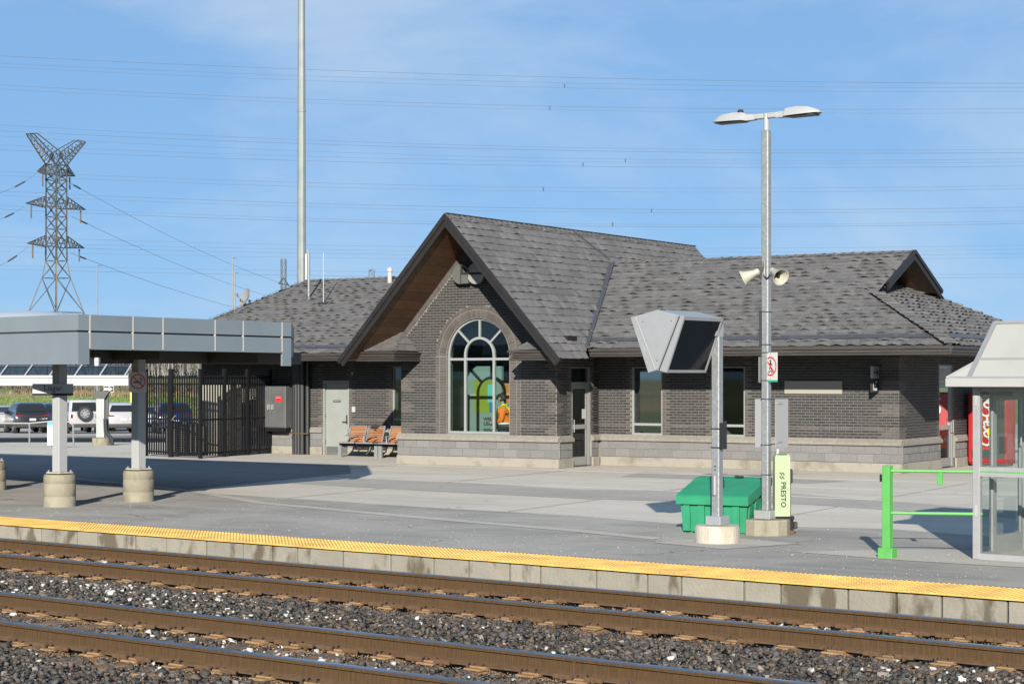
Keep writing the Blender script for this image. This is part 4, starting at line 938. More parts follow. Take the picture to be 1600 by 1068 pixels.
for i, (dx, dy, r) in enumerate(((-.22, 0, .062), (-.115, -.05, .062), (-.01, -.06, .06), (.10, -.04, .066), (.22, .05, .062))):
    b = MB(); b.tube([(dx, dy, .0), (dx, dy, 2.68)], r, 12); b.build('pipe', 'dark_pipe', t, smooth=True)
b = MB(); b.bar((-.3, -.13, .60), (.36, -.09, .60), .02, .035); b.build('chain', 'rail_foot', t)
t = thing('flexible_conduits', 'looping grey cables leading from the fence to the electrical cabinet', 'cables', (-35.4, YL - .1, 1.2))
for i in range(3):
    b = MB(); b.tube([(-.25, 0, .55 - i * .08), (-.12, -.12, .38 - i * .1), (.02, -.05, .42 - i * .1), (.24, 0, .48 - i * .06)], .03, 8); b.build('cable', 'grey_metal', t, smooth=True)
    b = MB(); b.tube([(-.28, -.05, .1 - i * .1), (.0, -.06, -.25 - i * .08), (.24, 0, -.42)], .025, 8); b.build('cable', 'grey_metal', t, smooth=True)
# ---- roof fittings
t = thing('vent_pipe', 'tall galvanised vent pipe with hooked top on the left roof', 'vent pipe', (-35.6, 45.1, 4.55))
b = MB(); b.tube([(0, 0, 0), (0, 0, 1.35), (-.02, 0, 1.5), (-.07, 0, 1.55)], .036, 8); b.build('pipe', 'mast', t, smooth=True); b = MB(); b.lathe([(.11, -.0), (.06, .12)], 10); b.build('collar', 'metal_grey', t)
t = thing('whip_antenna', 'thin pale whip antenna on the left roof slope', 'antenna', (-34.65, 44.6, 4.38)); b = MB(); b.tube([(0, 0, 0), (0, 0, 1.55)], .016, 6); b.build('rod', 'mast', t); b = MB(); b.box((0, 0, .05), (.3, .2, .06), None, .01); b.build('foot', 'dark_frame', t)
t = thing('roof_vent', 'short white capped roof vent beside the gable board', 'vent', (-33.5, 46.4, 5.05)); b = MB(); b.tube([(0, 0, 0), (0, 0, .42)], .07, 10); b.build('pipe', 'white_plastic', t); b = MB(); b.lathe([(.10, .38), (.10, .46), (.02, .52)], 10); b.build('cap', 'white_plastic', t)
t = thing('satellite_dish', 'round grey satellite dish on the left end of the roof', 'satellite dish', (-37.95, 45.0, 4.2))
b = MB(); M = Matrix.Rotation(rad(68), 3, 'X') @ Matrix.Scale(.62, 3); Rz = Matrix.Rotation(rad(-28), 3, 'Z')
b.lathe([(.03, .0), (.22, .03), (.38, .085), (.5, .16), (.5, .17), (.38, .10), (.22, .045), (.02, .015)], 22, (0, 0, .45), Rz @ M); b.build('dish', 'dish_grey', t, smooth=True)
b = MB(); b.tube([(0.06, .05, -.3), (0.06, .05, .42)], .035, 8); b.build('mast', 'alloy', t); b = MB(); nrm = (Rz @ M @ Vector((0, 0, 1))).normalized(); b.tube([Vector((0, 0, .25)), Vector((0, 0, .40)) + nrm * .36], .016, 6); b.box(Vector((0, 0, .42)) + nrm * .38, (.08, .08, .09)); b.build('feed_arm', 'alloy', t)
# ---------------------------------------------------------------- fence, vending machines, platform furniture
t = thing('picket_fence', 'black steel picket fence enclosing the service yard beside the station', 'fence', (-34.27, 38.68, 0))
pk = MB(); pk.box((0, 0, 1.16), (.036, .030, 2.2)); pkm = pk.mesh('picket', 'black_metal')
def fence_run(p, q, n, posts):
    p, q = Vector(p), Vector(q); d = (q - p)
    for i in range(n):
        c = p + d * ((i + .5) / n); mesh_obj('picket', pkm, t, (c.x, c.y, 0), (0, 0, math.atan2(d.y, d.x)))
    for z in (.14, 1.05, 2.02, 2.2):
        b = MB(); b.bar((p.x, p.y, z), (q.x, q.y, z), .03, .045); b.build('rail', 'black_metal', t)
    for f in posts:
        c = p + d * f; b = MB(); b.box((c.x, c.y, 1.2), (.085, .085, 2.4)); b.box((c.x, c.y, 2.42), (.10, .10, .04), None, .01); b.build('post', 'black_metal', t)
fence_run((0, 0, 0), (-2.45, .5, 0), 23, (0, .52, .545, 1)); fence_run((0, 0, 0), (-.62, 3.7, 0), 27, (.33, .66, 1))
b = MB(); b.bar((-1.22, .22, 1.02), (-1.05, .16, 1.15), .03, .03); b.build('gate_latch', 'alloy', t)
t = thing('utility_cabinet', 'tall cream metal cabinet standing inside the fenced yard', 'cabinet', (-35.4, 40.9, 0)); b = MB(); b.bx(-.55, .45, -.3, .3, .05, 2.0, .02); b.build('body', 'cream', t); b = MB(); b.bx(-.6, .5, -.35, .35, 0, .05); b.build('plinth', 'pier_concrete', t); b = MB(); b.bx(-.5, -.06, -.32, -.301, .1, 1.95, .005); b.bx(-.04, .40, -.32, -.301, .1, 1.95, .005); b.build('doors', 'cream', t)
t = thing('condenser_unit', 'louvred grey air conditioning condenser inside the fenced yard', 'air conditioner', (-36.0, 40.0, 0)); b = MB(); b.bx(-.42, .42, -.35, .35, .06, .9, .02); b.build('casing', 'grey_metal', t); b = MB()
for i in range(12): b.bx(-.40, .40, -.375, -.352, .12 + i * .06, .15 + i * .06); b.bx(.422, .445, -.33, .33, .12 + i * .06, .15 + i * .06)
b.build('louvres', 'cream', t); b = MB(); b.lathe([(.3, .9), (.3, .94), (.05, .96)], 16); b.build('fan_guard', 'dark_frame', t)
# ---- vending machines
def cola(parent, M4, h):
    me = text_mesh('script_lettering', 'Coca-Cola', .44, 'sign_white', shear=.25, spacing=.86, bold=.010); o = mesh_obj('script_lettering', me, parent); o.matrix_local = M4
    return o
def vending(name, label, loc, rz, w=.95, dpt=.85, h=1.83, tx=-.12):
    """front faces local -Y"""
    t = thing(name, label, 'vending machine', loc, rz); b = MB(); b.bx(-w / 2, w / 2, -dpt + .04, 0, .06, h, .015); b.build('cabinet', 'coke_red', t)
    b = MB(); b.bx(-w / 2 + .005, w / 2 - .005, -dpt, -dpt + .038, .10, h - .01, .012); fr = b.build('front_door', 'coke_red', t)
    b = MB(); b.bx(w / 2 - .30, w / 2 - .02, -dpt - .004, -dpt - .0005, .2, 1.78, .002) if tx < .2 else b.bx(-w / 2 + .05, -w / 2 + .2, -dpt - .012, -dpt - .001, .8, 1.5, .005); b.build('button_panel', 'dark_frame', fr); b = MB(); b.bx(-w / 2 + .1, w / 2 - .25, -dpt - .01, -dpt - .001, .2, .42); b.build('delivery_flap', 'black_plastic', fr)
    M = Matrix.Translation((tx, -dpt - .006, 1.12)) @ Matrix.Rotation(rad(-90), 4, 'Y') @ Matrix.Diagonal((.78, 1, .9, 1)); cola(fr, M, h)
    b = MB(); b.bx(-w / 2 + .03, w / 2 - .03, -dpt + .08, -.05, 0, .06); b.build('base', 'black_plastic', t)
    b = MB(); b.bx(-w / 2, w / 2, -.001 + .0, .02, .06, h); b.build('back_panel', 'black_plastic', t)
    return t
vending('vending_machine', 'red soft drink vending machine added inside the station to imitate a reflection in its end door', (-16.04, 46.1, .02), 0, w=.92, dpt=.75, tx=.36)  # added indoors, imitates the outer machine mirrored in the door glass
vm = vending('vending_machine', 'red soft drink vending machine outside, partly behind the glass shelter', (-14.72, 46.36, 0), 0, w=.95, dpt=.75, tx=-.02)
b = MB(); b.lathe([(.10, 0), (.10, .004)], 18, (.10, -.758, .86), Matrix.Rotation(rad(90), 3, 'X')); b.build('sticker', 'yellow_paint', vm)
# ---- salt bin
t = thing('salt_bin', 'green plastic salt bin with sloping lid behind the sign pole', 'salt bin', (-11.62, 23.86, 0), rad(5))
FWb, BDb = 1.04, .80
b = MB()
def taper(mb, x0, x1, y0, y1, z0, z1, ins):
    v = [(x0 + ins, y0 + ins, z0), (x1 - ins, y0 + ins, z0), (x1 - ins, y1 - ins, z0), (x0 + ins, y1 - ins, z0), (x0, y0, z1[0]), (x1, y0, z1[0]), (x1, y1, z1[1]), (x0, y1, z1[1])]
    mb.add(v, [(0, 3, 2, 1), (4, 5, 6, 7), (0, 1, 5, 4), (1, 2, 6, 5), (2, 3, 7, 6), (3, 0, 4, 7)])
taper(b, -.50, .50, 0, .88, .03, (.50, .74), .03); b.build('tub', 'bin_green', t)
b = MB()
for x in (-.40, -.18, .10, .34): b.prism([(x - .05, -.012, .04), (x + .05, -.012, .04), (x + .05, -.028, .47), (x - .05, -.028, .47)], (0, 0, 0), (0, .03, 0))
for y in (.12, .36, .60): b.prism([(.485, y - .04, .04), (.485, y + .08, .04), (.522, y + .08, .5 + y * .25), (.522, y - .04, .5 + y * .25)], (-.03, 0, 0), (0, 0, 0))
b.build('ribs', 'bin_green', t)
b = MB(); v = []
for x0, y0, zf, zb in ((-.56, -.06, .48, .74), ): pass
prof2 = [(-.07, .475), (-.075, .60), (-.05, .625), (.70, .86), (.90, .88), (.94, .86), (.94, .745), (.90, .74), (.04, .50)]
P = [Vector((-.54, y, z)) for y, z in prof2]; b.prism(P, (0, 0, 0), (1.08, 0, 0)); b.build('lid', 'bin_green', t)
b = MB(); b.bx(.05, .16, .72, .80, .875, .90); b.build('hinge', 'black_plastic', t)
for x in (-.42, .42):
    b = MB(); b.bx(x - .08, x + .08, .06, .82, 0, .03); b.build('foot', 'bin_green', t)
t.scale = (1, 1, .87)
# ---- display sign on a post
t = thing('departure_display', 'wedge-shaped double-sided departure display on a galvanised post', 'display sign', (-10.96, 22.62, 0), TA)
b = MB(); b.lathe([(.30, -.05), (.30, .20), (.285, .235), (.0, .24)], 28); b.build('concrete_base', 'pole_base', t, smooth=True)
b = MB(); b.box((0, 0, .30), (.23, .23, .12), None, .006); b.build('base_cover', 'silver_paint', t)
b = MB(); b.box((0, 0, 1.66), (.118, .118, 2.64), None, .012); po = b.build('post', 'galvanized', t)
b = MB(); b.tube([(-.0, -.062, .64), (0, -.062, .90)], .035, 10); b.build('hand_hole_cover', 'alloy', po, smooth=True)
for z in (1.27, 1.52):
    b = MB(); b.box((0, 0, z), (.13, .13, .014)); b.build('strap', 'black_metal', po)
b = MB(); b.bx(-.03, .03, .065, .20, 1.25, 1.62, .006); b.bx(.062, .12, -.05, .05, 1.25, 1.60); b.build('junction_box', 'black_plastic', po)
b = MB()
for z in (1.02, .97): b.bx(-.015, .015, -.061, -.058, z, z + .012)
b.build('slots', 'ink', po)
sx, L0, L1 = -.28, -1.02, -.06; zp, zs, zb = 3.08, 2.99, 2.27
sec = [(-.40, zs), (0, zp), (.40, zs), (.125, zb), (0, zb + .03), (-.125, zb)]
b = MB(); b.prism([(sx + x, L0, z) for x, z in sec], (0, 0, 0), (0, L1 - L0, 0)); hd = b.build('housing', 'silver_paint', t)
b = MB(); tri = [(-.31, 2.985), (0, 3.055), (.31, 2.985), (.012, 2.31), (-.012, 2.31)]; b.prism([(sx + x, L0, z) for x, z in tri], (0, -.008, 0), (0, 0, 0)); b.build('end_panel', 'silver_paint', hd)
for sg in (-1, 1):
    top, bot = Vector((sx + sg * .40, 0, zs)), Vector((sx + sg * .125, 0, zb)); dv = (bot - top); n = Vector((sg * -dv.z, 0, dv.x * sg)).normalized(); n = n if n.x * sg > 0 else -n
    a, c = top + dv * .06, top + dv * .955
    b = MB(); b.prism([a + Vector((0, L0 + .03, 0)), a + Vector((0, L1 - .03, 0)), c + Vector((0, L1 - .03, 0)), c + Vector((0, L0 + .03, 0))], (0, 0, 0), n * .006); b.build('screen', 'screen', hd)
    b = MB()
    for p, q in ((0.0, .06), (.955, 1.0)):
        u0, u1 = top + dv * p, top + dv * q; b.prism([u0 + Vector((0, L0, 0)), u0 + Vector((0, L1, 0)), u1 + Vector((0, L1, 0)), u1 + Vector((0, L0, 0))], n * .001, n * .018)
    for p, q in ((L0, L0 + .03), (L1 - .03, L1)): b.prism([a + Vector((0, p, 0)), a + Vector((0, q, 0)), c + Vector((0, q, 0)), c + Vector((0, p, 0))], n * .001, n * .018)
    b.build('bezel', 'silver_paint', hd)
    e0, e1 = Vector((sx + sg * .345, L0, zs - .0)), Vector((sx + sg * .03, L0, 2.30)); b = MB(); b.bar(e0 + Vector((0, -.006, 0)), e1 + Vector((0, -.006, 0)), .012, .012); b.build('trim_line', 'aluminium' if sg < 0 else 'dark_frame', hd)
b = MB()
for x, z in ((-.22, 2.93), (.22, 2.93), (0, 2.42)): b.box((sx + x, L0 - .01, z), (.012, .006, .012))
b.build('screws', 'dark_frame', hd); b = MB(); b.bx(sx + .1, .06, -.12, .06, 2.75, 2.95); b.build('mount', 'silver_paint', hd)
# ---- lamp post
t = thing('lamp_post', 'galvanised square lamp post with two flat lamp heads and two loudspeakers', 'lamp post', (-10.95, 24.17, 0), TA)
b = MB(); b.lathe([(.33, -.05), (.33, .20), (.32, .22), (.0, .225)], 12); b.build('concrete_base', 'pier_concrete', t)
b = MB(); b.box((0, 0, .285), (.26, .26, .12), None, .006); b.box((.0, -.135, .28), (.10, .02, .10)); b.build('base_cover', 'aluminium', t)
b = MB(); b.box((0, 0, 3.0), (.108, .108, 5.33), None, .014); po = b.build('post', 'galvanized', t)
b = MB(); b.tube([(0, 0, 5.66), (0, 0, 5.90)], .04, 14); b.build('tenon', 'white_paint', t, smooth=True)
for sg, tilt in ((-1, -.0), (1, .0)):
    b = MB(); v = []
    st = [(.20, .055, 5.90, 6.00), (.34, .07, 5.895, 6.005), (.40, .16, 5.90, 6.04), (.60, .175, 5.905, 6.055), (.80, .165, 5.91, 6.035), (.94, .12, 5.92, 5.985), (1.0, .05, 5.925, 5.95)]
    for x, w, z0, z1 in st: v += [(sg * x, -w, z0), (sg * x, w, z0), (sg * x, w * .92, z0 + (z1 - z0) * .45), (sg * x, w * .55, z1), (sg * x, -w * .55, z1), (sg * x, -w * .92, z0 + (z1 - z0) * .45)]
    fs = [(i * 6 + k, i * 6 + (k + 1) % 6, (i + 1) * 6 + (k + 1) % 6, (i + 1) * 6 + k) for i in range(len(st) - 1) for k in range(6)] + [(0, 1, 2, 3, 4, 5), tuple(36 + k for k in range(6))[::-1]]
    v = [(x * .86, y * .86, 5.84 + (z - 5.92) * .8) for x, y, z in v]; b.add(v, fs); lh = b.build('lamp_head', 'white_paint', t, smooth=True)
    b = MB(); b.bx(sg * .36, sg * .79, -.10, .10, 5.812, 5.828); b.build('led_panel', 'dark_frame', lh)
    b = MB(); b.bx(sg * .03, sg * .19, -.045, .045, 5.83, 5.90, .008); b.build('arm', 'white_paint', lh)
b = MB(); b.lathe([(.045, 0), (.045, .04), (.03, .06)], 12, (-.42, 0, 5.93)); b.build('photocell', 'black_plastic', t)
for sg in (-1, 1):
    d = Vector((sg * .80, -.42, -.42)).normalized(); c = Vector((sg * .10, -.02, 3.70)); q = d.to_track_quat('Z', 'Y').to_matrix()
    b = MB(); b.lathe([(.03, -.07), (.045, -.06), (.045, .0), (.05, .01), (.062, .06), (.085, .13), (.118, .185), (.122, .19), (.112, .188), (.078, .125), (.05, .06), (.02, .02)], 20, c + d * .07, q); hn = b.build('horn', 'horn_beige', t, smooth=True)
    b = MB(); b.tube([c + d * .1, c + d * .2], .022, 8); b.build('driver', 'black_plastic', hn); b = MB(); b.bx(sg * .05, sg * .13, -.05, .02, 3.64, 3.69, .008); b.build('bracket', 'alloy', hn)
    b = MB(); b.tube([(sg * .015, -.065, 3.85), (sg * .012, -.075, 3.75), (sg * .03 - .02, -.08, 3.64), (sg * .05, -.08, 3.58), (sg * .09, -.06, 3.62)], .013, 6); b.build('cable', 'black_plastic', hn, smooth=True)
b = MB(); b.bx(-.090, -.062, -.05, .05, 2.62, 3.14, .004); b.build('camera_bracket', 'dark_frame', po)
for z in (3.12, 2.66, 2.55, 2.16, 1.90, 1.26, .84):
    b = MB(); b.box((0, 0, z), (.116, .116, .012)); b.build('strap', 'dark_frame', po)
t = thing('prohibition_sign', 'white no-skating sign with red ring and green foot on the lamp post', 'sign', (-10.93, 24.10, 2.13), TA)
SGN = rad(34)
def ring_sign(t, w, h, r, back='sign_back', foot=True, smoke=False, M=Matrix.Identity(4)):
    b = MB(); b.bx(-w / 2, w / 2, 0, .006, 0, h, .002); pl = b.build('panel', 'sign_white', t)
    cz = h * .53
    b = MB(); n = 36
    for i in range(n):
        a0, a1 = 2 * math.pi * i / n, 2 * math.pi * (i + 1) / n
        b.quad(*[(rr * math.cos(a), -.003, cz + rr * math.sin(a)) for a, rr in ((a0, r), (a1, r), (a1, r * .84), (a0, r * .84))])
    s_ = r * .66; b.bar((-s_, -.004, cz + s_), (s_, -.004, cz - s_), .002, r * .15, up=(.7, 0, .7)); b.build('red_ring', 'sign_red', pl)
    b = MB()
    if smoke:
        b.bx(-.6 * r, .25 * r, -.0025, -.001, cz - .20 * r, cz - .02 * r); b.bx(.30 * r, .40 * r, -.0025, -.001, cz - .20 * r, cz - .02 * r)
        b.tube([(.35 * r, -.0025, cz + .05 * r), (.45 * r, -.0025, cz + .25 * r), (.15 * r, -.0025, cz + .4 * r), (.25 * r, -.0025, cz + .55 * r)], .02 * r + .002, 5); b.tube([(.5 * r, -.0025, cz + .05 * r), (.6 * r, -.0025, cz + .3 * r), (.35 * r, -.0025, cz + .5 * r)], .02 * r + .002, 5)
    else:
        hd_ = [(.13 * r * math.cos(i * .628), -.002, cz + .56 * r + .13 * r * math.sin(i * .628)) for i in range(10)]; b.add(hd_, [tuple(range(10))])
        for p, q, w_ in (((0, .42), (-.04, .0), .24), ((-.02, .38), (.3, .1), .1), ((-.02, .02), (.12, -.3), .13), ((-.06, .02), (-.18, -.32), .13), ((.12, -.3), (.1, -.55), .1), ((-.35, -.52), (.35, -.52), .07)): b.bar((p[0] * r, -.002, cz + p[1] * r), (q[0] * r, -.002, cz + q[1] * r), .001, w_ * r, up=(q[1] - p[1], 0, p[0] - q[0]))
        for x in (-.25, .25): b.bar(((x - .07) * r, -.002, cz - .63 * r), ((x + .07) * r, -.002, cz - .63 * r), .001, .14 * r)
    b.build('pictogram', 'ink', pl)
    if foot: b = MB(); b.bx(-w / 2, w / 2, -.002, .0045, .0, h * .065); b.build('green_foot', 'sign_green', pl)
    b = MB(); b.bx(-.007, .007, -.004, 0, h * .95, h * .965); b.bx(-.007, .007, -.004, 0, h * .10, h * .115); b.build('screws', 'dark_frame', pl)
    return pl
for o in (t,): o.rotation_euler = (0, 0, PSI + rad(-62) + rad(2)); o.location = (-10.85, 24.09, 2.14)
ring_sign(t, .30, .41, .135)
t = thing('sign_panel', 'grey back of a small sign facing away on the left of the lamp post', 'sign', (-11.02, 24.22, 2.13), PSI + rad(58)); b = MB(); b.bx(-.15, .15, 0, .006, 0, .36, .002); b.build('panel', 'sign_back', t); b = MB(); b.bx(-.02, .02, -.03, -.001, .04, .32); b.build('bracket', 'alloy', t)
t = thing('sign_panel', 'pair of tall blank grey sign backs clamped low on the lamp post', 'sign', (-10.90, 24.25, 1.22), PSI); 
for sg in (-1, 1):
    M = Matrix.Rotation(sg * rad(30), 3, 'Z'); b = MB(); b.box((sg * .135, -.01, .34), (.23, .006, .68), M, .002); pn = b.build('panel', 'sign_back', t)
    b = MB()
    for z in (.08, .62): b.box((sg * .10, -.03, z), (.10, .03, .03), M, .006)
    b.build('clamp', 'alloy', pn)
b = MB(); b.bx(.055, .085, -.06, .0, -.60, -.02); b.build('conduit', 'galvanized', t)
# ---- fare card reader
t = thing('fare_card_reader', 'pale green PRESTO fare card reader stand beside the lamp post', 'card reader', (-10.77, 24.29, 0), PSI + rad(4))
b = MB(); pr_ = [(-.11, .26), (.105, .26), (.105, 1.09), (.085, 1.125), (-.085, 1.125), (-.11, 1.09)]
b.prism([(x, -.07, z) for x, z in pr_], (0, 0, 0), (0, .14, 0)); bd = b.build('body', 'presto_green', t)
b = MB(); b.bx(-.075, .06, -.075, .05, 1.115, 1.135, .004); b.build('top_cap', 'presto_dark', bd)
o = mesh_obj('lettering', text_mesh('lettering', 'PRESTO', .098, 'ink', bold=.002, spacing=1.06), bd, (.005, -.0735, .565), (0, rad(90), 0))
b = MB()
for k in range(2):
    dx = k * .035
    for p, q in (((-.045 + dx, .875), (-.012 + dx, .845)), ((-.012 + dx, .845), (-.045 + dx, .815)), ((-.045 + dx, .815), (-.012 + dx, .785))): b.bar((p[0], -.0735, p[1]), (q[0], -.0735, q[1]), .003, .014, up=(1, 0, 1))
b.build('emblem', 'ink', bd)
b = MB(); b.bx(.106, .145, -.06, .06, .72, .92, .012); b.bx(.106, .118, -.06, .06, .27, .72); b.build('reader_face', 'black_plastic', bd)
b = MB(); b.bx(-.10, .17, -.05, .05, .21, .258, .006); b.bx(.09, .16, -.04, .04, .0, .21, .004); b.build('stand', 'black_metal', t); b = MB(); b.bx(.165, .22, -.03, .03, .08, .18, .01); b.build('junction_box', 'dark_pipe', t); b = MB(); b.box((.12, 0, .035), (.09, .09, .05)); b.build('foot', 'rail_foot', t)
# ---- green guard rail
t = thing('guard_rail', 'lime green steel guard rail with one square post joined to the shelter', 'railing', (-8.27, 21.80, 0), TA)
b = MB(); b.box((0, 0, .57), (.10, .10, 1.12), None, .005); b.build('post', 'lime_green', t); b = MB(); b.box((0, 0, .065), (.19, .15, .13), None, .006); b.build('base_sleeve', 'lime_green', t)
e = Vector((1.0, .52, 0))
for z in (1.065, .552):
    b = MB(); b.tube([(0.04, .02, z), (e.x, e.y, z)], .021, 10); b.build('rail', 'lime_green', t, smooth=True)
b = MB(); b.bx(.52, .59, .27, .30, .90, 1.05, .004); b.build('tab', 'lime_green', t); b = MB(); b.bx(-.095, -.052, -.03, .03, .93, 1.02, .008); b.build('button', 'black_plastic', t)
# ---------------------------------------------------------------- glass waiting shelter at the right
t = thing('waiting_shelter', 'glazed aluminium waiting shelter with white translucent roof at the right', 'shelter', (-7.28, 22.20, 0), TA)
LX, LY = 4.6, 2.1
for x, y in ((0, 0), (1.55, 0), (3.1, 0), (LX, 0), (0, .42), (0, 1.36), (0, LY), (1.55, LY), (3.1, LY), (LX, LY)):
    b = MB(); w = .09 if y in (0, LY) else .05; b.box((x, y, 1.06), (w, w, 2.10), None, .006); b.build('post', 'aluminium', t)
def rails(p, q, zs, w=.05, m='aluminium', name='rail'):
    for z, h in zs:
        b = MB(); b.bar((*p, z), (*q, z), w, h); b.build(name, m, t)
Z3 = ((.04, .08), (1.10, .05), (1.035, .05), (2.07, .07))
for x0, x1 in ((.045, 1.505), (1.595, 3.055), (3.145, LX - .045)):
    rails((x0, 0), (x1, 0), Z3); rails((x0, LY), (x1, LY), Z3)
    b = MB(); b.bar((x0, -.004, 1.068), (x1, -.004, 1.068), .05, .018); b.build('green_stripe', 'lime_green', t)
    for y in (0, LY):
        for z0, z1 in ((.08, 1.01), (1.125, 2.035)): b = MB(); b.quad((x0, y, z0), (x1, y, z0), (x1, y, z1), (x0, y, z1)); b.build('pane', 'glass_clear', t)
rails((0, .045), (0, .395), Z3); rails((0, 1.385), (0, LY - .045), Z3); rails((LX, .045), (LX, LY - .045), Z3)
for y0, y1 in ((.045, .395), (1.385, LY - .045)): b = MB(); b.quad((0, y0, .08), (0, y1, .08), (0, y1, 2.035), (0, y0, 2.035)); b.build('pane', 'glass_clear', t)
b = MB(); b.quad((LX, .05, .08), (LX, LY - .05, .08), (LX, LY - .05, 2.03), (LX, .05, 2.03)); b.build('pane', 'glass_clear', t)
b = MB()
for p in ((.45, .52, .03, 2.0), (1.26, 1.33, .03, 2.0)): b.bx(-.02, .02, p[0], p[1], p[2], p[3])
for z0, z1 in ((.03, .26), (.96, 1.06), (1.92, 2.0)): b.bx(-.02, .02, .52, 1.26, z0, z1)
dl = b.build('door', 'aluminium', t); b = MB()
for z0, z1 in ((.26, .96), (1.06, 1.92)): b.quad((0, .52, z0), (0, 1.26, z0), (0, 1.26, z1), (0, .52, z1))
b.build('door_glass', 'glass_clear', dl); b = MB(); b.tube([(.03, 1.2, 1.35), (.05, 1.2, 1.35), (.05, 1.2, 1.6), (.03, 1.2, 1.6)], .01, 6); b.build('door_handle', 'alloy', dl)
b = MB(); b.bx(.02, .30, .35, 1.4, 1.98, 2.03); b.build('door_closer', 'silver_paint', t)
for i, (y0, z0) in enumerate(((-.052, 1.86), (-.052, .52))): b = MB(); b.bx(-.02, .02, y0, -.045, z0, z0 + .14, .008); b.build('cover_plate', 'white_paint', t)
b = MB(); b.bx(-.28, LX + .28, -.30, -.24, 2.09, 2.19, .004); b.bx(-.28, LX + .28, LY + .24, LY + .30, 2.09, 2.19, .004); b.bx(-.28, -.22, -.24, LY + .24, 2.09, 2.19, .004); b.bx(LX + .22, LX + .28, -.24, LY + .24, 2.09, 2.19, .004); b.build('eave_fascia', 'shelter_fascia', t)
b = MB(); ry, rz_ = .52, 2.86; yb = LY - ry
main = [(-.0, -.24, 2.195), (LX, -.24, 2.195), (LX, ry, rz_), (0, ry, rz_)]
b.quad(*main); b.quad((0, ry, rz_), (LX, ry, rz_), (LX, yb, rz_), (0, yb, rz_)); b.quad((0, yb, rz_), (LX, yb, rz_), (LX, LY + .24, 2.195), (0, LY + .24, 2.195))
b.quad((0, .0, 2.40), (0, ry, rz_), (0, yb, rz_), (0, LY, 2.40)); b.quad((-.28, -.28, 2.192), (0, 0.0, 2.40), (0, LY, 2.40), (-.28, LY + .28, 2.192)); b.quad((-.28, -.28, 2.192), (0, -.24, 2.193), (0, 0, 2.40)); b.quad((LX, -.24, 2.195), (LX, ry, rz_), (LX, yb, rz_), (LX, LY + .24, 2.195))
b.build('roof_sheet', 'shelter_roof', t); b = MB()
for x in (0, 1.55, 3.1, LX): b.bar((x, -.25, 2.205), (x, ry, rz_ + .015), .05, .03); b.bar((x, ry, rz_ + .012), (x, yb, rz_ + .012), .05, .03)
b.bar((0, .02, 2.425), (LX, .02, 2.425), .03, .03); b.bar((0, ry, rz_ + .02), (LX, ry, rz_ + .02), .04, .03); b.bar((0, 0, 2.41), (-.28, -.28, 2.2), .03, .02); b.bar((-.29, -.25, 2.20), (LX, -.25, 2.20), .02, .03); b.build('roof_rib', 'sign_back', t)
b = MB(); b.bx(.0, LX, .05, LY - .05, .0, .03); b.build('floor_slab', 'concrete', t)
b = MB(); b.bx(.33, 2.6, LY - .55, LY - .15, .03, .62, .01); bo = b.build('heated_bench', 'white_paint', t); b = MB(); b.bx(.31, 2.62, LY - .58, LY - .12, .622, .66, .006); b.build('bench_top', 'aluminium', bo)
b = MB(); b.bx(.72, .86, LY - .02, LY - .012, 1.28, 1.62); nb = b.build('notice', 'ink', t); b = MB(); b.lathe([(.045, 0), (.045, .003)], 16, (.79, LY - .024, 1.53), Matrix.Rotation(rad(90), 3, 'X')); b.build('no_smoking_disc', 'sign_white', nb)
b = MB(); b.bx(.52, .62, LY - .02, LY - .012, 1.20, 1.42); b.build('notice', 'paper', t)
b = MB()
for i in range(9): b.bx(.6 + i * .05, .63 + i * .05, LY + .06, LY + .08, 1.66, 2.04)
b.build('heater_grille', 'dark_pipe', t)
# ---------------------------------------------------------------- platform canopy at the left
t = thing('platform_canopy', 'flat silver-panelled platform canopy on white columns at the left', 'canopy', (-23.5, 24, 0)); TO = Vector((-23.5, 24, 0))
c0, c1, c2, c3, c4 = Vector((-21.45, 21.33, 0)), Vector((-21.45, 26.66, 0)), Vector((-24.1, 30.05, 0)), Vector((-41, 30.4, 0)), Vector((-41, 24.9, 0))
foot = [c0, c1, c2, c3, c4]
def ins(d): 
    cen = Vector((-29, 26.5, 0)); return [p + (cen - p).normalized() * d for p in foot]
b = MB(); b.prism([(p.x, p.y, 0) for p in ins(.12)], (0, 0, 3.06), (0, 0, 3.14)); b.build('roof_deck', 'grey_metal', t, TO)
b = MB(); b.prism([(p.x, p.y, 0) for p in ins(.12)], (0, 0, 2.70), (0, 0, 2.76)); b.build('soffit', 'soffit_dark', t, TO)
def fpanel(p, q, z0, z1, out, gap=.012):
    d = (q - p).normalized(); p, q = p + d * gap, q - d * gap; b = MB(); o = out * .02
    b.bar(Vector((p.x, p.y, (z0 + z1) / 2)) - o, Vector((q.x, q.y, (z0 + z1) / 2)) - o, .04, z1 - z0); return b.build('fascia_panel', 'silver_panel', t, TO)
outR = Vector((1, 0, 0)); dF = (c4 - c0).normalized(); outF = Vector((dF.y, -dF.x, 0)); outF = outF if outF.y < 0 else -outF
seam = [21.33, 21.60, 22.57, 23.28, 24.58, 25.32, 26.39, 26.66]
for i, (p, q) in enumerate(zip(seam, seam[1:])):
    a, e = Vector((-21.44, p, 0)), Vector((-21.44, q, 0)); z0 = 2.41 if i in (0, 6) else 2.645
    fpanel(a, e, 2.945, 3.195, outR); fpanel(a, e, z0, 2.915, outR)
    if i: bb = MB(); bb.bx(-21.465, -21.435, p - .012, p + .012, 2.66, 3.19); bb.build('seam_strip', 'panel_seam', t, TO)
Lf = (c4 - c0).length; cut = [0, 2.9, 5.6, 8.3, 11.0, 13.7, 16.4, Lf]
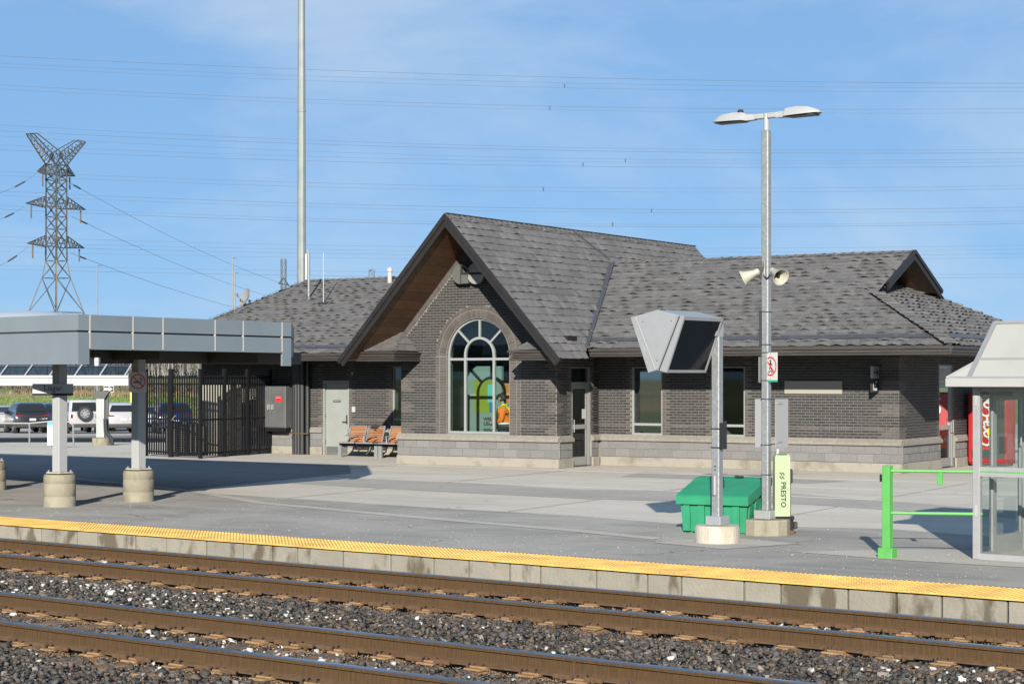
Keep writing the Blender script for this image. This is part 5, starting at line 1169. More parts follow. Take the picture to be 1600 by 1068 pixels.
for p, q in zip(cut, cut[1:]):
    a, e = c0 + dF * p, c0 + dF * q; fpanel(a, e, 2.945, 3.195, outF, .005); fpanel(a, e, 2.41, 2.915, outF, .005)
for p, q in ((c1, c2), (c2, c3), (c3, c4)):
    d = (q - p).normalized(); o = Vector((d.y, -d.x, 0)); fpanel(p, q, 2.945, 3.195, o, .0); fpanel(p, q, 2.6, 2.915, o, .0)
b = MB(); P = ins(.05); b.prism([(p.x, p.y, 0) for p in P], (0, 0, 2.912), (0, 0, 2.948)); b.build('shadow_groove', 'dark_frame', t, TO)
b = MB(); b.bar((-23.5, 22.4, 2.58), (-23.5, 29.4, 2.58), .2, .24); b.bar((-22.1, 26.6, 2.58), (-40, 28.2, 2.58), .16, .22); b.bar((-22.1, 24.0, 2.6), (-40, 26.9, 2.6), .16, .18); b.build('beam', 'soffit_dark', t, TO)
for i, (x, y) in enumerate(((-23.56, 23.02), (-23.35, 24.72), (-28.12, 25.67), (-31.8, 26.6))):
    b = MB(); b.box((x, y, 1.62), (.18, .18, 2.06), Matrix.Rotation(rad(-4), 3, 'Z'), .006); co = b.build('column', 'white_paint', t, TO)
    b = MB(); b.lathe([(.272, -.05), (.272, .17), (.265, .18), (.272, .19), (.272, .39), (.265, .40), (.272, .41), (.272, .51), (.255, .55), (.0, .555)], 28, (x, y, 0)); b.build('concrete_pier', 'pier_concrete', co, TO, True)
    b = MB(); b.box((x, y, .58), (.34, .30, .02), Matrix.Rotation(rad(-4), 3, 'Z')); b.lathe([(.10, .555), (.10, .58)], 10, (x, y, 0)); b.build('base_plate', 'pole_base', co, TO)
    for sx in (-.14, .14):
        for sy in (-.12, .12): b = MB(); b.box((x + sx, y + sy, .605), (.03, .03, .04), None, .006); b.build('bolt', 'alloy', co, TO)
b = MB(); b.lathe([(1.45, 3.13), (1.4, 3.2), (1.2, 3.32), (.9, 3.42), (.5, 3.48), (.05, 3.5)], 28, (-27.4, 25.9, 0)); b.build('skylight_dome', 'dome_plastic', t, TO, True)
p = at_depth((146 - 800) / 2929 * 30.0, 30.0, 0); b = MB(); b.box((p.x, p.y, 2.45), (.20, .14, .14), Matrix.Rotation(PSI, 3, 'Z'), .015); b.build('flood_light', 'white_plastic', t, TO); b = MB(); b.tube([(p.x, p.y, 2.52), (p.x, p.y, 2.72)], .015, 6); b.build('light_bracket', 'black_metal', t, TO)
t = thing('station_name_sign', 'grey board lettered Lisgar on the leftmost full canopy column', 'sign', (-23.55, 22.86, 1.93), PSI); b = MB(); b.bx(-.35, .34, -.02, .0, 0, .165, .003); pn = b.build('board', 'sign_back', t); b = MB(); b.bx(-.35, .34, -.035, .01, -.035, -.001); b.build('lower_trim', 'black_metal', t)
mesh_obj('lettering', text_mesh('lettering', 'Lisgar', .135, 'ink'), pn, (.0, -.0225, .088))
t = thing('no_smoking_sign', 'square no-smoking sign with crossed cigarette on the canopy column', 'sign', (-23.33, 24.60, 1.94), PSI); ring_sign(t, .30, .36, .135, foot=False, smoke=True); t.location = (-23.25, 24.60, 1.94)
t = thing('sign_panel', 'dark sign panel seen edge-on behind the no-smoking sign', 'sign', (-23.45, 24.75, 1.94), PSI + rad(70)); b = MB(); b.bx(-.18, .18, 0, .01, 0, .36, .002); b.build('panel', 'dark_pipe', t)
# ---------------------------------------------------------------- farther shelter, railing, road signs
D = 66.0; RZ = PSI
t = thing('bicycle_shelter', 'long white-framed shelter with dark sloping glass roof beyond the plaza', 'shelter', at_depth((100 - 800) / 2929 * D, D, -.2), RZ)
zg = -.2; lx0, lx1 = -6.5, 2.28
b = MB(); b.bx(lx0, lx1, -.08, .08, 2.17 - zg - .25, 2.17 - zg); b.bx(lx0, lx1, -.10, .02, 2.19 - zg, 2.28 - zg); b.build('beam', 'white_paint', t)
b = MB(); b.bx(lx0, lx1, .78, .84, 2.56 - zg, 2.61 - zg); b.build('rail', 'white_paint', t)
for i in range(10):
    x = lx1 - .1 - i * .88; b = MB(); b.bar((x - .03, -.05, 2.26 - zg), (x + .03, .9, 2.68 - zg), .06, .05); b.build('rib', 'white_paint', t)
b = MB(); b.quad((lx0, -.05, 2.24 - zg), (lx1 - .1, -.05, 2.24 - zg), (lx1 - .1, .9, 2.66 - zg), (lx0, .9, 2.66 - zg)); b.build('glass_roof', 'glass_dark', t)
for x in (1.30, -4.2):
    b = MB(); b.bx(x - .14, x + .14, -.12, .12, .30, 1.9); co = b.build('column', 'mast', t); b = MB(); b.bx(x + .142, x + .26, .0, .10, .30, 1.9); b.build('column_channel', 'dark_pipe', co); b = MB(); b.prism([(x - .32, -.14, 1.92), (x + .32, -.14, 1.92), (x + .16, -.14, 1.66), (x - .16, -.14, 1.66)], (0, 0, 0), (0, .28, 0)); b.build('bracket', 'dark_pipe', co)
    b = MB(); b.lathe([(.31, -.1), (.31, .24), (.29, .28), (0, .29)], 18, (x, 0, 0)); b.build('concrete_pier', 'pier_concrete', co, smooth=True)
    b = MB(); b.tube([(x + .17, -.1, .95), (x + .2, -.15, .5), (x + .42, -.2, .25), (x + .45, -.2, .0)], .07, 8); b.build('drain_pipe', 'dark_pipe', co, smooth=True)
D = 61.5
t = thing('pipe_railing', 'thin galvanised pipe railing along the kerb in front of parked cars', 'railing', at_depth((46 - 800) / 2929 * D, D, -.10), RZ)
b = MB(); b.tube([(-6, .0, .80), (0, 0, .80), (.9, 0, .88), (1.3, 0, .84), (1.43, 0, .74), (1.45, 0, .0)], .028, 8); b.build('top_rail', 'alloy', t, smooth=True)
for x in (0, -2.2, -4.4): b = MB(); b.tube([(x, 0, 0), (x, 0, .80)], .028, 8); b.build('post', 'alloy', t)
t = thing('information_panel', 'white information board with blue header standing behind the canopy column', 'sign', at_depth((79 - 800) / 2929 * 61, 61, -.1), RZ); b = MB(); b.bx(-.10, .18, -.03, .03, .1, .86); pn = b.build('board', 'sign_white', t); b = MB(); b.bx(-.10, .18, -.04, -.031, .75, .86); b.build('header', 'blue_sign', pn); b = MB(); b.tube([(0, 0, 0), (0, 0, .1)], .05, 8); b.build('foot', 'alloy', t)
D = 117.0
def sgnpost(label, px, D, arrow):
    t = thing('road_sign', label, 'sign', at_depth((px - 800) / 2929 * D, D, zt(*(FW * D + RT * ((px - 800) / 2929 * D)).xy)), RZ)
    b = MB(); b.bx(-.06, .06, -.05, .05, 0, 2.6); b.build('post', 'yellow_paint', t); b = MB(); b.bx(-.05, .05, -.04, .04, 2.6, 3.1); b.build('upper_post', 'alloy', t)
    if arrow:
        b = MB(); b.bx(-.06, .56, -.08, -.055, 2.36, 2.78); pn = b.build('plate', 'sign_white', t); b = MB(); b.bx(-.04, .54, -.084, -.081, 2.39, 2.75); b.build('plate_face', 'ink', pn)
        b = MB(); b.prism([(-.02, 0, 2.50), (.25, 0, 2.50), (.25, 0, 2.42), (.50, 0, 2.57), (.25, 0, 2.72), (.25, 0, 2.64), (-.02, 0, 2.64)], (0, -.090, 0), (0, -.0855, 0)); b.build('arrow', 'sign_white', pn)
sgnpost('black one-way sign with white arrow on a yellow post in the car park', 164, 117, True); sgnpost('plain yellow sleeved post behind the white crossover in the car park', 205, 124, False)
# ---------------------------------------------------------------- cars
def loft(mb, rings):
    n = len(rings[0]); v = [p for r in rings for p in r]; fs = [(i * n + k, i * n + (k + 1) % n, (i + 1) * n + (k + 1) % n, (i + 1) * n + k) for i in range(len(rings) - 1) for k in range(n)]
    fs += [tuple(range(n))[::-1], tuple((len(rings) - 1) * n + k for k in range(n))]; mb.add(v, fs)
def car(name, label, paint, pos, rz, kind='suv', cat='car', group='cars parked in the far car park'):
    t = thing(name, label, cat, pos, rz, group); J = kind == 'jeep'; lo = -.16 if kind == 'sedan' else 0
    b = MB(); R_ = []
    st = [(-2.28, .80, .42, .92), (-2.22, .90, .34, 1.04), (-1.9, .935, .30, 1.08), (-1.0, .94, .28, 1.08), (.4, .94, .28, 1.06), (1.2, .93, .28, 1.02), (1.85, .90, .30, .95), (2.15, .84, .36, .86), (2.27, .74, .42, .74)]
    if J: st = [(-2.05, .78, .55, 1.10), (-2.02, .82, .52, 1.16), (-1.2, .84, .5, 1.18), (.5, .84, .5, 1.18), (1.3, .80, .5, 1.14), (1.95, .74, .5, 1.08), (2.0, .72, .52, 1.02)]
    for x, hw, z0, z1 in st: R_.append([(x, -hw * .92, z0), (x, hw * .92, z0), (x, hw, z0 + .16), (x, hw, z0 + (z1 - z0) * .7), (x, hw * .93, z1), (x, -hw * .93, z1), (x, -hw, z0 + (z1 - z0) * .7), (x, -hw, z0 + .16)])
    loft(b, R_); bd = b.build('body', paint, t, smooth=True)
    b = MB(); H = 1.68 + lo
    g = [(1.03, -2.16, 1.25, .87), (1.30, -2.05, .80, .82), (H - .12, -1.86, .35, .71), (H - .03, -1.70, .12, .64), (H, -1.45, -.15, .52)]
    if J: g = [(1.12, -2.03, .55, .80), (H + .06, -1.98, .40, .74), (H + .13, -1.94, .34, .70), (H + .15, -1.85, .25, .60)]
    if kind == 'sedan': g = [(1.0, -1.75, 1.25, .86), (1.25, -1.35, .70, .78), (H - .08, -.85, .25, .66), (H, -.6, .0, .5)]
    R_ = []
    for z, x0, x1, hw in g: c = .10; R_.append([(x0 + c, -hw, z), (x1 - c, -hw, z), (x1, -hw + c, z), (x1, hw - c, z), (x1 - c, hw, z), (x0 + c, hw, z), (x0, hw - c, z), (x0, -hw + c, z)])
    loft(b, R_); cb = b.build('cabin', paint, t, smooth=True)
    (za, xa0, xa1, wa), (zb, xb0, xb1, wb) = (g[1], g[2]) if not J else (g[0], g[1])
    L2 = lambda p, q, s: p + (q - p) * s
    def win(nm, s0, s1, f, m='car_glass', th=.012):
        P = [f(s0, 0), f(s0, 1), f(s1, 1), f(s1, 0)]; n = (Vector(P[1]) - Vector(P[0])).cross(Vector(P[3]) - Vector(P[0])).normalized(); c = sum((Vector(p) for p in P), Vector()) / 4; n = n if n.dot(c - Vector((-.5, 0, 1.3))) > 0 else -n
        b = MB(); b.prism(P, -n * .02, n * th); return b.build(nm, m, cb)
    rw = .86; win('rear_window', -.35 if not J else .15, .92, lambda s, k: (L2(xa0, xb0, s) , (L2(wa, wb, s) - .13) * (1 - 2 * k), L2(za, zb, s)))
    win('windscreen', -.3 if not J else .1, .92, lambda s, k: (L2(xa1, xb1, s), (L2(wa, wb, s) - .13) * (1 - 2 * k), L2(za, zb, s)))
    for sg in (-1, 1):
        for u0, u1 in ((.10, .34), (.37, .62), (.65, .9)): win('side_window', .0 if not J else .15, .9, lambda s, k, sg=sg, u0=u0, u1=u1: (L2(L2(xa0, xb0, s), L2(xa1, xb1, s), u0 + (u1 - u0) * k), sg * L2(wa, wb, s), L2(za, zb, s)))
    xr = st[0][0]
    for sg in (-1, 1):
        b = MB()
        if J: b.bx(xr - .03, xr + .05, sg * .66 - .06, sg * .66 + .06, .86, 1.06, .01)
        else: b.prism([(xr + .02, sg * .88, .94), (xr - .01, sg * .50, .96), (xr - .01, sg * .50, 1.0), (xr + .02, sg * .88, 1.05)], (-.02, 0, 0), (.12, 0, 0))
        b.build('tail_light', 'tail_red', bd)
        b = MB(); b.bx(st[-1][0] - .2, st[-1][0] - .05, sg * .58 - .14, sg * .58 + .14, .68, .80, .02); b.build('headlight', 'alloy', bd)
        b = MB(); b.bx(.55, .72, sg * .95 - .10, sg * .95 + .10, 1.05, 1.20, .03); b.build('mirror', paint, bd)
        for xw in (-1.38, 1.38):
            b = MB(); b.lathe([(.20, -.11), (.34, -.115), (.365, -.08), (.365, .08), (.34, .115), (.20, .11)], 20, (xw, sg * .80, .365), Matrix.Rotation(rad(90), 3, 'X')); wh = b.build('wheel', 'tyre', t, smooth=True)
            b = MB(); b.lathe([(.05, -.118), (.21, -.112), (.23, -.09), (.23, .09), (.21, .112), (.05, .118)], 14, (xw, sg * .80, .365), Matrix.Rotation(rad(90), 3, 'X')); b.build('rim', 'alloy', wh)
    b = MB(); b.bx(xr - .04, xr + .3, -.86, .86, .36, .55, .03); b.build('rear_bumper', 'plastic_trim', bd)
    if paint == 'car_black':
        b = MB(); b.bx(xr - .012, xr + .03, -.55, .55, .955, .985); b.build('light_bar', 'tail_red', bd)
    b = MB(); b.bx(xr - .025, xr + .02, -.17, .17, .72, .84); b.build('licence_plate', 'sign_white', bd)
    if J:
        b = MB(); b.lathe([(.14, -.10), (.36, -.11), (.385, -.07), (.385, .07), (.36, .11), (.14, .10)], 22, (xr - .16, .0, 1.10), Matrix.Rotation(rad(90), 3, 'Y')); sw = b.build('spare_wheel', 'tyre', t, smooth=True)
        b = MB(); b.lathe([(.05, 0), (.24, 0), (.25, .04)], 18, (xr - .29, .0, 1.10), Matrix.Rotation(rad(90), 3, 'Y')); sp = b.build('rim', 'alloy', sw)
        b = MB()
        for i in range(7): a = i * 2 * math.pi / 7; b.box((xr - .295, .17 * math.cos(a), 1.10 + .17 * math.sin(a)), (.02, .07, .07))
        b.build('rim_holes', 'ink', sp); b = MB(); b.bx(-1.9, 1.4, -.94, -.80, .62, .70, .02); b.bx(-1.9, 1.4, .80, .94, .62, .70, .02); b.build('fender_flares', 'plastic_trim', bd)
    return t
def spot(px, D): 
    p = FW * D + RT * ((px - 800) / 2929 * D); return (p.x, p.y, zt(p.x, p.y))
HD = rad(90) + PSI + rad(16)
car('parked_car', 'black SUV with red rear light bar parked behind the pipe railing', 'car_black', spot(40, 103), HD + rad(8))
car('parked_car', 'white boxy off-roader with spare wheel on its back door', 'car_white', spot(122, 102), HD + rad(6), 'jeep')
car('parked_car', 'white crossover with dark rear window beside the one-way sign', 'car_white', spot(186, 103), HD + rad(2), 'suv')
car('parked_car', 'white car at the far left edge, nose hidden by the black SUV', 'car_white', spot(-2, 106), HD + rad(8), 'sedan')
car('parked_car', 'dark blue van roof showing between the black SUV and the canopy column', 'car_blue', spot(80, 111), HD + rad(8), 'suv')
car('parked_car', 'dark blue car between the boxy off-roader and the shelter column', 'car_blue', spot(153, 111), HD, 'suv')
car('parked_car', 'teal blue car roof just above the white crossover', 'car_teal', spot(186, 117), HD + rad(4), 'suv')
car('parked_car', 'dark blue SUV glimpsed through the black picket fence', 'car_blue', spot(268, 100), HD, 'suv')
car('parked_car', 'silver car glimpsed through the fence beside the cream cabinet', 'car_silver', spot(240, 108), HD, 'sedan')
# ---------------------------------------------------------------- masts, pylons, wires
t = thing('high_mast', 'very tall grey tapered lighting mast rising behind the left roof', 'mast', (*at_depth((471 - 800) / 2929 * 82, 82).xy, -.4))
b = MB(); b.tube([(0, 0, 0), (0, 0, 12), (0, 0, 32)], [.21, .185, .10], 12); b.build('shaft', 'mast', t, smooth=False); b = MB(); b.tube([(0, 0, 14.2), (0, 0, 14.3)], .19, 12); b.build('joint_collar', 'mast', t); b = MB(); b.lathe([(.9, 31.6), (.9, 31.8), (.2, 32.1)], 12); b.build('lamp_ring', 'grey_metal', t)
b = MB(); b.tube([(.26, 0, 4), (.26, 0, 8.0)], .04, 6); b.build('cable_duct', 'alloy', t)
for i, (px, ytop, D, lab) in enumerate(((152, 415, 150, 'thin distant light pole just right of the pylon'), (316.5 / 5 + 300, 403, 150, 'thin light pole left of the satellite dish, the taller of two'), (367, 426, 165, 'thin light pole left of the satellite dish, the shorter of two'))):
    p = at_depth((px - 800) / 2929 * D, D, -1.2); t = thing('light_pole', lab, 'light pole', p); h = 2.2 + (589.6 - ytop) * D / 2929 + 1.2
    b = MB(); b.tube([(0, 0, 0), (0, 0, h)], [.075, .045], 8); b.build('shaft', 'mast', t); b = MB(); b.bar((0, 0, h), (.0, .5, h + .02), .06, .05); b.build('lamp_arm', 'mast', t)
def brace(mb, p, q, w): mb.bar(p, q, w, w)
def pylon(name, label, px, D, rot, zs, full=True, sc=1.0):
    t = thing(name, label, 'pylon', at_depth((px - 800) / 2929 * D, D, 1.0), rot); W = .165 * sc
    lv = zs  # list of (z, half width)
    cor = lambda z, h: [Vector((h * a, h * c, z)) for a, c in ((1, 1), (-1, 1), (-1, -1), (1, -1))]
    for k in range(4):
        b = MB()
        for (z0, h0), (z1, h1) in zip(lv, lv[1:]): brace(b, cor(z0, h0)[k], cor(z1, h1)[k], W * 1.35)
        b.build('leg', 'lattice', t)
    b = MB()
    for (z0, h0), (z1, h1) in zip(lv, lv[1:]):
        A, B = cor(z0, h0), cor(z1, h1)
        for k in range(4): m = (k + 1) % 4; brace(b, A[k], B[m], W * .7); brace(b, A[m], B[k], W * .7); brace(b, B[k], B[m], W * .7)
    b.build('bracing', 'lattice', t); return t
zs = [(-2, 7.6), (7, 5.6), (14.5, 3.9), (21.5, 2.0), (25, 1.5), (28.6, 1.45), (31.5, 1.45), (34, 1.45), (36.8, 1.45), (39.5, 1.45), (41.5, 1.45), (43.0, 1.45), (44.6, 1.45)]
arm_dir = math.atan2((RT * .5 + FW * .866).y, (RT * .5 + FW * .866).x)
t = pylon('power_pylon', 'tall dark lattice pylon with forked top at the left', 88, 383, arm_dir, zs)
def arm(z, L_, sg, h=2.4, w=.16):
    b = MB(); hw = 1.45; tip = Vector((sg * L_, 0, z + .3)); n = 6
    for c in (-hw, hw):
        lo, up = Vector((sg * hw, c, z)), Vector((sg * hw, c, z + h)); b.bar(lo, tip, w, w); b.bar(up, tip, w, w)
        for i in range(n):
            p, q, r = lo.lerp(tip, i / n), up.lerp(tip, (i + .5) / n), lo.lerp(tip, (i + 1) / n); b.bar(p, q, w * .7, w * .7); b.bar(q, r, w * .7, w * .7)
    for i in range(n): f = i / n; b.bar(Vector((sg * hw, -hw, z)).lerp(tip, f), Vector((sg * hw, hw, z)).lerp(tip, (i + .9) / n), w * .7, w * .7)
    b.build('crossarm', 'lattice', t)
    b = MB(); b.tube([(sg * (L_ - 1.5), 0, z), (sg * (L_ - 1.5), 0, z - 2.6)], .16, 6); b.build('insulator', 'insulator', t)
for z, L_ in ((42.5, 5.4), (35.8, 8.6), (27.8, 8.2)): arm(z, L_, -1); arm(z, L_, 1)
for sg in (-1, 1):
    b = MB(); tz = 49.6; tip, base_o, base_i = Vector((sg * 8.0, 0, tz + .5)), Vector((sg * 1.5, 0, 44.4)), Vector((-sg * .6, 0, 46.8)); n = 8
    for c in (-1.3, 1.3):
        lo, up = base_o + Vector((0, c, 0)), base_i + Vector((0, c, 0)); tt = tip + Vector((0, c * .4, 0)); b.bar(lo, tt, .19, .19); b.bar(up, tt + Vector((-sg * 2.2, 0, .2)), .17, .17); b.bar(tt, tt + Vector((-sg * 2.2, 0, .2)), .15, .15)
        for i in range(n): p, q, r = lo.lerp(tt, i / n), up.lerp(tt, (i + .5) / n), lo.lerp(tt, (i + 1) / n); b.bar(p, q, .10, .10); b.bar(q, r, .10, .10)
        b.bar(Vector((sg * 1.45, c, 44.6)), base_i + Vector((0, c, 0)), .22, .22)
    for i in range(n): b.bar((base_o + Vector((0, -1.3, 0))).lerp(tip, i / n), (base_o + Vector((0, 1.3, 0))).lerp(tip, (i + .8) / n), .14, .14)
    b.build('horn', 'lattice', t)
t = pylon('power_pylon', 'narrow lattice pylon top showing just left of the high mast', 443, 900, arm_dir + .3, [(-2, 6), (20, 2.6), (30, 1.3), (34, 1.05), (38, 1.05), (42, 1.05), (46, 1.05), (50, 1.05), (54, 1.05), (58, 1.05)], sc=.9)
b = MB(); b.bar((-7, 0, 46), (7, 0, 46), .5, .4); b.bar((-7, 0, 46), (0, 0, 49), .3, .3); b.bar((7, 0, 46), (0, 0, 49), .3, .3); b.build('crossarm', 'lattice', t)
t = pylon('power_pylon', 'small distant pylon top just above the left roof ridge', 580.5, 900, arm_dir + .5, [(-2, 6), (20, 2.6), (30, 1.3), (38, 1.2), (42, 1.2), (46, 1.2), (49, 1.2), (53, 1.2)], sc=.9)
b = MB(); b.bar((-10, 0, 51.5), (2, 0, 53), .4, .3); b.bar((-10, 0, 51.5), (-10, 0, 47), .3, .3); b.build('crossarm', 'lattice', t)
# overhead lines: height read at three points across the view, sagging between
WR = [(105.7, 123.7, 130.5), (116, 132, 137), (123, 139.5, 143), (152, 168.4, 169.8), (158, 174.2, 176.5), (215.6, 232.5, 233), (222, 237, 238.5), (233, 249.2, 248), (242, 254, 253), (249, 260.8, 259.5), (283, 293.8, 289.5), (289.5, 300, 295), (315, 327, 323.6), (320.6, 332, 329), (338.6, 350.6, 345), (343, 354, 349), (381, 388, 383), (388, 394, 389), (394, 400, 396), (401, 406, 402), (422, 428, 428), (429, 435, 433)]
mid_y = [w[1] for w in WR]
order_words = ['topmost', 'second', 'third', 'fourth', 'fifth', 'sixth', 'seventh', 'eighth', 'ninth', 'tenth', 'eleventh', 'twelfth', 'thirteenth', 'fourteenth', 'fifteenth', 'sixteenth', 'seventeenth', 'eighteenth', 'nineteenth', 'twentieth', 'twenty-first', 'lowest']
for i, (ya, yb_, yc) in enumerate(WR):
    D = 330 + (i % 5) * 12 + (80 if i > 15 else 0); co = np.polyfit([400, 1000, 1600], [ya, yb_, yc], 2); pts = []
    for px in range(-500, 2300, 140): pts.append(at_depth((px - 800) / 2929 * D, D, 2.2 + (589.6 - np.polyval(co, px)) * D / 2929))
    t = thing('overhead_wire', 'thin overhead power wire, %s from the top of the wires crossing the sky' % order_words[i], 'power line', pts[0], group='wires crossing the sky')
    b = MB(); b.tube([p - pts[0] for p in pts], .020 if i % 3 else .028, 4, False); b.build('conductor', 'wire', t)
    if i in (2, 4, 9, 8, 11, 13, 15):
        px = {2: 882, 4: 859, 9: 911, 8: 977, 11: 849, 13: 1018, 15: 957}[i]; q = at_depth((px - 800) / 2929 * D, D, 2.2 + (589.6 - np.polyval(co, px)) * D / 2929) - pts[0]
        b = MB(); b.box(q + Vector((0, 0, .35)), (.22, .1, .75)); b.build('spacer', 'insulator', t)
def cable(label, a, c, sag, ra=.05):
    A, C_ = Vector(a), Vector(c); t = thing('overhead_wire', label, 'power line', A, group='wires strung from the left pylon'); b = MB(); n = 14
    b.tube([(C_ - A) * (k / n) - Vector((0, 0, sag * 4 * (k / n) * (1 - k / n))) for k in range(n + 1)], ra, 4, False); b.build('conductor', 'wire', t)
    b = MB(); d = (C_ - A); f0, f1 = 6 / d.length, 10.5 / d.length; s_ = lambda f: d * f - Vector((0, 0, sag * 4 * f * (1 - f))); b.tube([s_(f0), s_(f1)], .17, 6); b.build('insulator', 'insulator', t)
def pxd(px, y, D): return at_depth((px - 800) / 2929 * D, D, 2.2 + (589.6 - y) * D / 2929)
cable('power wire sloping right from the top arm of the left pylon', pxd(101, 281, 385), pxd(620, 470, 880), 8, .04); cable('power wire sloping right from the middle arm of the left pylon', pxd(112, 338, 388), pxd(620, 480, 880), 8, .04); cable('power wire sloping right from the lowest arm of the left pylon', pxd(110, 395, 388), pxd(620, 500, 880), 7, .04)
for nm, a, c in (('top', (58, 270), (-90, 300)), ('middle', (38, 322), (-90, 332)), ('lowest', (44, 385), (-90, 420))): cable('power wire leaving the view at left from the %s arm of the pylon' % nm, pxd(*a, 380), pxd(*c, 340), 2.5, .035)
# ---------------------------------------------------------------- dry brush, bare woodland
def blades(name, n, d0, d1, l0, l1, hmin, hmax, w, m, label, lean=.3, dens=None):
    V = []; F_ = []
    lat_ = rng.uniform(l0, l1, n); dd = rng.uniform(d0, d1, n)
    for i in range(n):
        L_ = lat_[i] * dd[i] / 100; p = FW * float(dd[i]) + RT * float(L_)
        if dens and not dens(L_, dd[i]): continue
        h = random.uniform(hmin, hmax); z = zt(p.x, p.y) - .05; a = random.uniform(0, 3.14); ww = w * random.uniform(.5, 1.2); e = Vector((math.cos(a), math.sin(a), 0)) * ww; tp = Vector((random.uniform(-lean, lean) * h, random.uniform(-lean, lean) * h, h)); k = len(V)
        b0 = Vector((p.x, p.y, z)); V += [b0 - e, b0 + e, b0 + tp * .6 + e * .6, b0 + tp]; F_ += [(k, k + 1, k + 2), (k, k + 2, k + 3)]
    b = MB(); b.add(V, F_); return tag(b.build(name, m), label, name.replace('_', ' '), kind='stuff')
blades('dry_brush', 4200, 190, 199, -29, -16, .2, .7, .06, 'dry_blade', 'tan dry brush growing along the grass embankment', .35, lambda l, d: math.sin(l * .35 + d * .12) + math.sin(l * .13 - d * .3) > -.5)
blades('brown_shrubs', 5200, 199, 224, -29, -16, .3, 1.3, .09, 'shrub_blade', 'brown leafless shrubs dotted over the upper embankment', .5, lambda l, d: math.sin(l * .5 + d * .22) + math.sin(l * .21 - d * .4) > .1)
blades('dry_grass', 1800, 143, 152, -29, -16, .15, .45, .05, 'dry_blade', 'dry grass tufts on the verge behind the parked cars', .3)
blades('green_grass', 12000, 150, 190, -29, -16, .08, .25, .08, 'grass_blade', 'green grass on the embankment behind the car park', .4)
V = MB()
for i in range(900):
    dd = random.uniform(285, 330); l_ = random.uniform(-31, -13.5) * dd / 100; p = FW * dd + RT * l_; z0 = zt(p.x, p.y) - .2; h = random.uniform(3.5, 9)
    if l_ / dd < -.215 and random.random() < .75: continue
    V.tube([(p.x, p.y, z0), (p.x + random.uniform(-.3, .3), p.y, z0 + h * .55), (p.x + random.uniform(-.6, .6), p.y, z0 + h)], [.13, .08, .02], 4, False)
    for k in range(40):
        f = random.uniform(.12, .95); a = random.uniform(0, 6.28); L_ = (1.2 - f) * h * random.uniform(.2, .42); s_ = Vector((p.x, p.y, z0 + h * f)); d = Vector((math.cos(a), math.sin(a), random.uniform(.4, 1.3))).normalized() * L_; w = Vector((math.sin(a), -math.cos(a), 0)) * .035
        V.add([s_ - w, s_ + w, s_ + d], [(0, 1, 2)]); m2 = s_ + d * .5; d2 = Vector((math.cos(a + .7), math.sin(a + .7), 1)).normalized() * L_ * .5; V.add([m2 - w, m2 + w, m2 + d2], [(0, 1, 2)])
tag(V.build('bare_woodland', 'twig'), 'far grey leafless wood seen under the canopy', 'woodland', kind='stuff')
# ---------------------------------------------------------------- person inside the arched window
def skin_body(name, verts, edges, radii, m, parent, sub=2):
    me = bpy.data.meshes.new(name); me.from_pydata(verts, edges, []); me.materials.append(MATS[m]); o = mesh_obj(name, me, parent); bpy.context.view_layer.objects.active = o
    md = o.modifiers.new('Skin', 'SKIN'); md.use_smooth_shade = True
    if not me.skin_vertices: 
        import bmesh; bm = bmesh.new(); bm.from_mesh(me); bm.verts.layers.skin.verify(); bm.to_mesh(me); bm.free()
    for i, r in enumerate(radii): me.skin_vertices[0].data[i].radius = (r, r) if not isinstance(r, tuple) else r
    me.skin_vertices[0].data[0].use_root = True
    s_ = o.modifiers.new('Sub', 'SUBSURF'); s_.levels = sub; s_.render_levels = sub; return o
PX = Vector((-25.20, 39.82, .02))
t = thing('person', 'person in orange high-visibility jacket with bowed head behind the arched window', 'person', PX, rad(200))
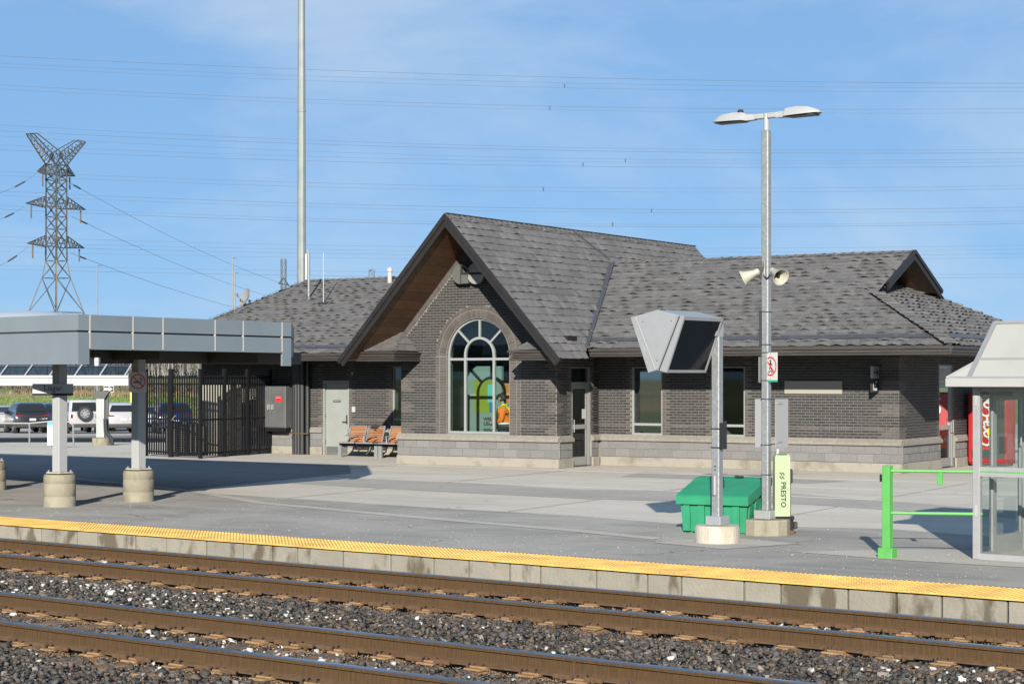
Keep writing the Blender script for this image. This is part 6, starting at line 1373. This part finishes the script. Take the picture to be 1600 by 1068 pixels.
# local +X forward, +Y left
v = [(0, 0, .95), (0, 0, 1.15), (.0, 0, 1.38), (.03, 0, 1.50), (.07, 0, 1.56), (.11, 0, 1.64), (.10, 0, 1.73)]; ed = [(0, 1), (1, 2), (2, 3), (3, 4), (4, 5), (5, 6)]; rr = [.13, .13, .13, .06, .055, .088, .07]
for sg in (-1, 1):
    k = len(v); v += [(0, sg * .10, .88), (.02, sg * .10, .48), (-.02, sg * .10, .10), (.10, sg * .11, .05)]; ed += [(0, k), (k, k + 1), (k + 1, k + 2), (k + 2, k + 3)]; rr += [.095, .062, .045, .04]
    k = len(v); v += [(.0, sg * .19, 1.40), (.02, sg * .24, 1.12), (.24, sg * .17, 1.04), (.30, sg * .15, 1.05)]; ed += [(2, k), (k, k + 1), (k + 1, k + 2), (k + 2, k + 3)]; rr += [.065, .048, .034, .03]
    hb = k + 3
    for f in range(4): n0 = len(v); v += [(.345, sg * (.17 - f * .018), 1.055), (.375, sg * (.165 - f * .018), 1.045 - .008 * abs(f - 1))]; ed += [(hb, n0), (n0, n0 + 1)]; rr += [.0095, .008]
    n0 = len(v); v += [(.315, sg * .105, 1.075), (.345, sg * .095, 1.085)]; ed += [(hb, n0), (n0, n0 + 1)]; rr += [.010, .009]
bd = skin_body('body', v, ed, rr, 'skin', t)
jv = [(0, 0, .86), (0, 0, 1.05), (0, 0, 1.22), (.0, 0, 1.38), (.02, 0, 1.47)]; je = [(0, 1), (1, 2), (2, 3), (3, 4)]; jr = [.20, .19, .20, .20, .09]
for sg in (-1, 1): k = len(jv); jv += [(.0, sg * .21, 1.40), (.02, sg * .26, 1.12), (.19, sg * .195, 1.05)]; je += [(3, k), (k, k + 1), (k + 1, k + 2)]; jr += [.095, .078, .062]
jk = skin_body('jacket', jv, je, jr, 'orange_cloth', t)
tv = [(0, 0, .93), (0, .10, .86), (.02, .10, .48), (-.02, .10, .08), (0, -.10, .86), (.02, -.10, .48), (-.02, -.10, .08)]; skin_body('trousers', tv, [(0, 1), (1, 2), (2, 3), (0, 4), (4, 5), (5, 6)], [.15, .11, .085, .075, .11, .085, .075], 'dark_cloth', t)
skin_body('hair', [(.06, 0, 1.70), (.09, 0, 1.765), (.03, 0, 1.64)], [(0, 1), (0, 2)], [.092, .085, .06], 'hair', t)
b = MB()
for sg in (-1, 1): b.tube([(.19, sg * .09, .9), (.2, sg * .10, 1.2), (.14, sg * .12, 1.40), (.0, sg * .12, 1.51), (-.15, sg * .11, 1.38), (-.2, sg * .09, 1.1), (-.2, sg * .08, .9)], .024, 6)
b.build('hi_vis_strap', 'hiviz', jk, smooth=True)
b = MB(); ring = [(.205 * math.cos(a), .255 * math.sin(a), 1.03) for a in np.linspace(0, 2 * math.pi, 22)]; b.tube(ring, .028, 6); b.build('reflective_band', 'reflective', jk, smooth=True)
b = MB(); b.box((.185, 0, 1.66), (.02, .03, .035), None, .008); b.box((.175, 0, 1.62), (.01, .05, .01)); 
for sg in (-1, 1): b.box((.165, sg * .035, 1.69), (.012, .022, .012)); b.box((.10, sg * .088, 1.66), (.03, .012, .05), None, .004)
b.build('face_features', 'skin', bd)
